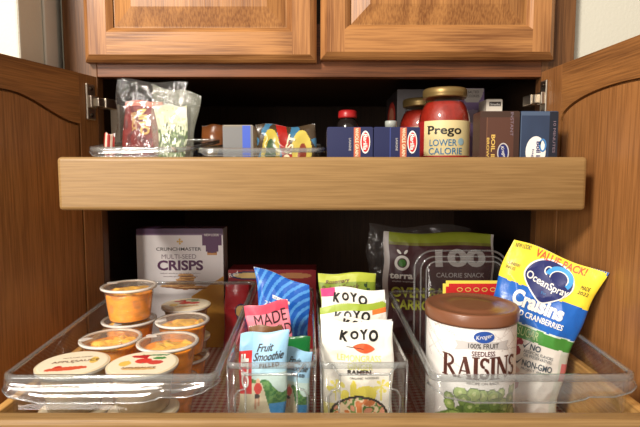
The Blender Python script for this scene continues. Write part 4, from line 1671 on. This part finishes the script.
Y = .80
h3 = PZ(125, Y) - UB
root, S = pouch('nut_packet', 'wide yellow, red and blue foil packet behind the grey carton', 'snack packet', (PX(285, Y, 140), Y, UB + .001), (R(-6), R(1), R(0)), PX(315, Y) - PX(256, Y), h3, .030, foil_art(2), M['print_gloss'], 71, 'pillow', wr=.002)
on_surface([txt('MOIST', .003, h3 * .48, h3 * .74, .0120, rot=78, bold=.03)], S, INK['cream'], root, 'lettering', .0012)
Y = .885
root, S = pouch('nut_packet', 'orange and blue foil packet left of the grey carton', 'snack packet', (PX(214, Y, 140), Y, UF + .001), (R(-3), R(-2), R(-4)), PX(226, Y) - PX(203, Y), PZ(125, Y) - UF, .022,
                lambda u, v: rgb(128, 74, 36) if v > .66 else (rgb(196, 160, 60) if el(u, v, .5, .6, .3, .12) else rgb(44, 56, 80)), M['print_gloss'], 73, 'pillow')

# dark bottle with a red cap
Y = .86
zc_ = PZ(110.5, Y) - UF
root = thing('sauce_bottle', 'dark bottle with red cap behind the blue pasta boxes', 'bottle', (PX(347.5, Y, 120), Y, UF))
rb = (PX(357, Y) - PX(338, Y)) / 2
MB().lathe([(0, 0), (rb * 1.1, 0), (rb * 1.15, .004), (rb * 1.15, zc_ - .030), (rb * 1.0, zc_ - .020), (rb * .7, zc_ - .014), (rb * .68, zc_ - .010), (0, zc_ - .009)], 40).build('bottle_body', paint('dark_bottle', rgb(34, 28, 26), .15), root)
MB().lathe([(rb * .2, zc_ - .013), (rb * .95, zc_ - .013), (rb * .98, zc_ - .011), (rb * .95, zc_ - .002), (rb * .8, zc_), (0, zc_)], 40).build('bottle_cap', paint('red_cap', rgb(172, 34, 36), .35), root)


# pasta boxes
def pasta_art(u, v):
    if .58 < u < .72: return rgb(190, 98, 66)
    if abs(u - .355) < .008: return rgb(52, 66, 130)
    return rgb(20, 28, 74)


GP = 'dark blue pasta boxes'
for i, (pa, pb, lab) in enumerate(((327, 373, 'dark blue pasta box standing beside the clear tray'), (373.6, 420, 'dark blue pasta box standing beside the tomato sauce jar'))):
    Y = .645
    wp = PX(pb, Y, 140) - PX(pa, Y, 140) - .0004
    hp_ = PZ(127.5, Y) - UF
    root, S = carton('pasta_box', lab, 'box', ((PX(pa, Y, 140) + PX(pb, Y, 140)) / 2, Y + .04, UF), (0, 0, 0), wp, .08, hp_, pasta_art, M['print_card'], GP, side=rgb(20, 27, 70), top=rgb(26, 34, 84))
    zv = hp_ - .0195
    on_surface([txt('WHOLE GRAIN', wp * .15, zv + .001, .036, wp * .075, rot=-90, bold=.02)], S, INK['cream'], root, 'stripe_lettering')
    on_surface([txt('LASAGNE', wp * .0, zv - .002, .016, wp * .05, rot=-90)], S, INK['silver'], root, 'variety_lettering')
    on_surface([blob(wp * .335, zv + .001, wp * .105, .0145)], S, INK['white'], root, 'emblem_border', .0004)
    on_surface([blob(wp * .335, zv + .001, wp * .085, .0124)], S, INK['red'], root, 'emblem', .0007)
    on_surface([txt('Barilla', wp * .335, zv + .001, .0205, wp * .090, rot=-90, shear=.2, bold=.02)], S, INK['white'], root, 'emblem_lettering', .0010)


# grey box with red oval on its left side
def greyleft(u, v):
    if el(u, v, .50, .74, .36, .18): return rgb(196, 60, 50) if not el(u, v, .50, .74, .22, .12) else rgb(226, 150, 120)
    if u < .35 and v > .3: return rgb(50, 44, 46)
    return rgb(44, 38, 40)


Y = .94
hgx = PZ(89.5, Y) - UF
xg0 = PX(397, Y, 110); wgx = PX(430, Y, 110) - xg0
carton('snack_carton', 'tall grey carton with red oval on its side behind the sauce jars', 'box', (xg0 + wgx / 2, Y + .075, UF), (0, 0, 0), wgx, .15, hgx, plain(rgb(112, 108, 110)), M['print_card'], side=rgb(70, 66, 66), leftart=greyleft)
# tiny clear pot by its foot
root = thing('spice_jar', 'small clear spice jar left of the tall grey carton', 'jar', (PX(391, .84, 120), .84, UF))
hs = PZ(121, .84) - UF
MB().lathe([(0, 0), (.010, 0), (.0105, .002), (.0105, hs - .012), (.009, hs - .009), (.0, hs - .009)], 32).build('jar_body', paint('spice', rgb(150, 150, 130), .3), root)
MB().lathe([(0, hs - .0105), (.0098, hs - .0105), (.0098, hs - .001), (.009, hs), (0, hs)], 32).build('jar_cap', paint('spice_cap', rgb(170, 176, 170), .35), root)

# sauce jars
M['sauce_red'] = paint('tomato_sauce', rgb(152, 36, 22), .4, vary=.45, bscale=130, bump=.2)
M['lid_gold'] = paint('gold_jar_lid', rgb(140, 116, 70), .4, .6)
M['jar_print'] = print_mat('jar_label_paper', .5)


def sauce_jar(label, px, Y, rot=0.0):
    root = thing('sauce_jar', label, 'jar', (px, Y, UF), (0, 0, R(rot)), 'tomato sauce jars')
    h_ = PZ(89.5, .78) - UF
    rj = .0382
    J = lambda py: PZ(py, .78 - rj) - UF
    prof = [(0, 0), (rj - .004, 0), (rj, .004), (rj, h_ - .048), (rj - .0012, h_ - .040), (rj - .006, h_ - .027), (rj - .0095, h_ - .021), (rj - .0095, h_ - .014)]
    MB().lathe([(r * .985 if r else 0, z + .0006) for r, z in prof[:-2]] + [(rj - .011, h_ - .0205), (0, h_ - .020)], 64).build('tomato_sauce', M['sauce_red'], root)
    MB().lathe(prof + [(rj - .012, h_ - .013)], 64).build('jar_glass', M['glass'], root)
    MB().lathe([(rj - .011, h_ - .0135), (rj - .0062, h_ - .0140), (rj - .0052, h_ - .0120), (rj - .0056, h_ - .0105), (rj - .0048, h_ - .0090), (rj - .0052, h_ - .002), (rj - .0075, h_), (rj - .011, h_ - .0008), (0, h_ - .0010)], 72).build('jar_lid', M['lid_gold'], root)
    # label band: red shoulder, cream panel
    n_ = 150; m_ = 70
    z0, z1 = .012, h_ - .050
    vs = []; fs = []; cs = []
    a0, a1 = R(-110), R(110)
    for j in range(m_ + 1):
        for k in range(n_ + 1):
            a = a0 + (a1 - a0) * k / n_ - math.pi / 2
            vs.append(((rj + .0005) * math.cos(a), (rj + .0005) * math.sin(a), z0 + (z1 - z0) * j / m_))
    for j in range(m_):
        for k in range(n_):
            b = j * (n_ + 1) + k
            fs.append((b, b + 1, b + n_ + 2, b + n_ + 1))
            x = (a0 + (a1 - a0) * (k + .5) / n_) * rj
            v = (j + .5) / m_
            zz = z0 + (z1 - z0) * v
            top = h_ * .575 - .03 * 0 + .010 * (x / .03) ** 2 * .0
            inside = (x - (-.032)) > 0 and x < .05 and zz < J(120.5) and zz > J(155)
            cs.append(rgb(222, 204, 150) if inside else rgb(160, 26, 28))
    MB().add(vs, fs, cs, True).build('paper_label', M['jar_print'], root, fixn=False)

    def SJ(x, z, off=0):
        a = -math.pi / 2 + x / rj
        return ((rj + .0006 + off) * math.cos(a), (rj + .0006 + off) * math.sin(a), z)
    zt_ = J(131) + .002
    on_surface([txt('Prego', .0010, zt_ - .002, .0500, .0165, bold=.018)] +
               [poly2([(x - .0022, z - .0005), (x + .0022, z - .0005), (x + .0022, z + .0005), (x - .0022, z + .0005)]) for x, z in ((-.0222, zt_ - .0045), (-.0232, zt_ + .0058), (-.0115, zt_ - .0042))],
               SJ, INK['black'], root, 'brand_lettering', .0005)
    on_surface([txt('LOWER', -.001, J(142.5), .040, .0098, bold=.01), txt('CALORIE', .003, J(151), .050, .0098, bold=.01)], SJ, INK['steel'], root, 'variety_lettering', .0005)
    on_surface([blob(.026, J(141.5), .0052, .0052), ], SJ, ink('pale_blue', rgb(150, 180, 190)), root, 'calorie_badge', .0005)
    return root


sauce_jar('tomato sauce jar with cream label, foremost on the upper shelf', PX(444, .78, 130), .78, -14)
sauce_jar('second tomato sauce jar mostly hidden behind the foremost sauce jar', PX(421.5, .89, 130), .89, -12)

# purple and white boxes behind
Y = .90
wpz = PX(484, Y, 100) - PX(458, Y, 100)
hpz = PZ(88.5, Y) - UF
root, S = carton('snack_carton', 'pale purple carton with white panel behind the sauce jar', 'box', (PX(471, Y, 100), Y + .02, UF), (0, 0, 0), wpz, .04, hpz,
                 lambda u, v: rgb(200, 192, 184) if (el(u, v, .55, 1.0, .42, .16) and v > .86) else (rgb(176, 160, 184) if el(u, v, .6, .72, .4, .07) else rgb(146, 122, 168)), M['print_card'], side=rgb(140, 118, 160))
on_surface([txt('SALTED', wpz * .08, hpz * .965, wpz * .42, .0045), txt('COOKIES', wpz * .08, hpz * .925, wpz * .46, .0045)], S, INK['dark'], root, 'lettering')
Y = .84
wpz = PX(502.5, Y, 100) - PX(486.5, Y, 100)
hpz = PZ(99.5, Y) - UF
root, S = carton('small_carton', 'small white carton with dark label above the brown box', 'box', (PX(494.5, Y, 100), Y + .02, UF), (0, 0, 0), wpz, .04, hpz,
                 lambda u, v: rgb(52, 40, 34) if (.18 < u < .9 and .925 < v < .972) else rgb(222, 214, 200), M['print_card'], side=rgb(200, 190, 175))
on_surface([txt('Smucks', wpz * .04, hpz * .948, wpz * .6, .0040)], S, INK['white'], root, 'lettering')


# brown rice box
def brown_art(u, v):
    if v > .93: return rgb(62, 42, 32)
    if u > .86: return rgb(58, 36, 28)
    if .17 < u < .19: return rgb(110, 74, 54)
    if u < .18: return rgb(70, 42, 32)
    return rgb(84, 52, 40)


Y = .645
wb = PX(519.5, Y, 140) - PX(480, Y, 140)
hb_ = PZ(111.5, Y) - UF
root, S = carton('rice_box', 'brown boil-in-bag rice box beside the dark blue box', 'box', (PX(499.75, Y, 140), Y + .016, UF), (0, 0, R(-.5)), wb, .030, hb_, brown_art, M['print_card'], side=rgb(66, 42, 34), top=rgb(70, 46, 36))
zv = PZ(148, Y) - UF
on_surface([txt('BOIL IN BAG', -wb * .16, zv - .012, .058, wb * .10, rot=-90, bold=.03), txt('BROWN RICE', -wb * .29, zv - .012, .050, wb * .065, rot=-90, bold=.02)], S, INK['gold'], root, 'product_lettering')
on_surface([txt('INSTANT', wb * .30, PZ(124, Y) - UF, .030, wb * .075, rot=-90)], S, INK['grey'], root, 'side_lettering')
on_surface([ring(wb * .10, zv - .006, wb * .15, .0125, .0014)], S, INK['silver'], root, 'emblem_border', .0005)
on_surface([blob(wb * .10, zv - .006, wb * .12, .0105)], S, INK['navy'], root, 'emblem', .0005)
on_surface([txt('Kroger', wb * .10, zv - .006, .016, wb * .10, rot=-75, shear=.3)], S, INK['white'], root, 'emblem_lettering', .0009)


# dark blue box
def navy_art(u, v):
    if u > .77: return rgb(26, 34, 48)
    q = mnoise.noise(Vector((u * 3, v * 3, 6)))
    if v > .955 or u < .03: return rgb(74, 92, 118)
    return tuple(c * (1 + .25 * q) for c in rgb(44, 60, 86))


wn = PX(559, Y, 140) - PX(521.5, Y, 140)
root, S = carton('rice_box', 'dark blue box with white oval badge against the right door', 'box', (PX(539.4, Y, 140), Y + .029, UF), (0, 0, 0), wn, .055, hb_, navy_art, M['print_card'], side=rgb(24, 32, 46), top=rgb(60, 78, 104))
zv = PZ(150, Y) - UF
on_surface([blob(-wn * .08, zv - .002, wn * .27, .0195)], S, INK['white'], root, 'badge', .0004)
on_surface([ring(wn * .10, zv + .006, wn * .10, .0085, .0022)], S, INK['sky'], root, 'badge_ring', .0008)
on_surface([txt('Boil in', -wn * .01, zv - .001, .024, wn * .12, rot=-90, bold=.03), txt('bag', -wn * .16, zv - .004, .010, wn * .08, rot=-90)], S, INK['navy'], root, 'badge_lettering', .0008)
on_surface([txt('10 MINUTES', wn * .40, PZ(137, Y) - UF, .040, wn * .07, rot=-90)], S, INK['grey'], root, 'side_lettering')
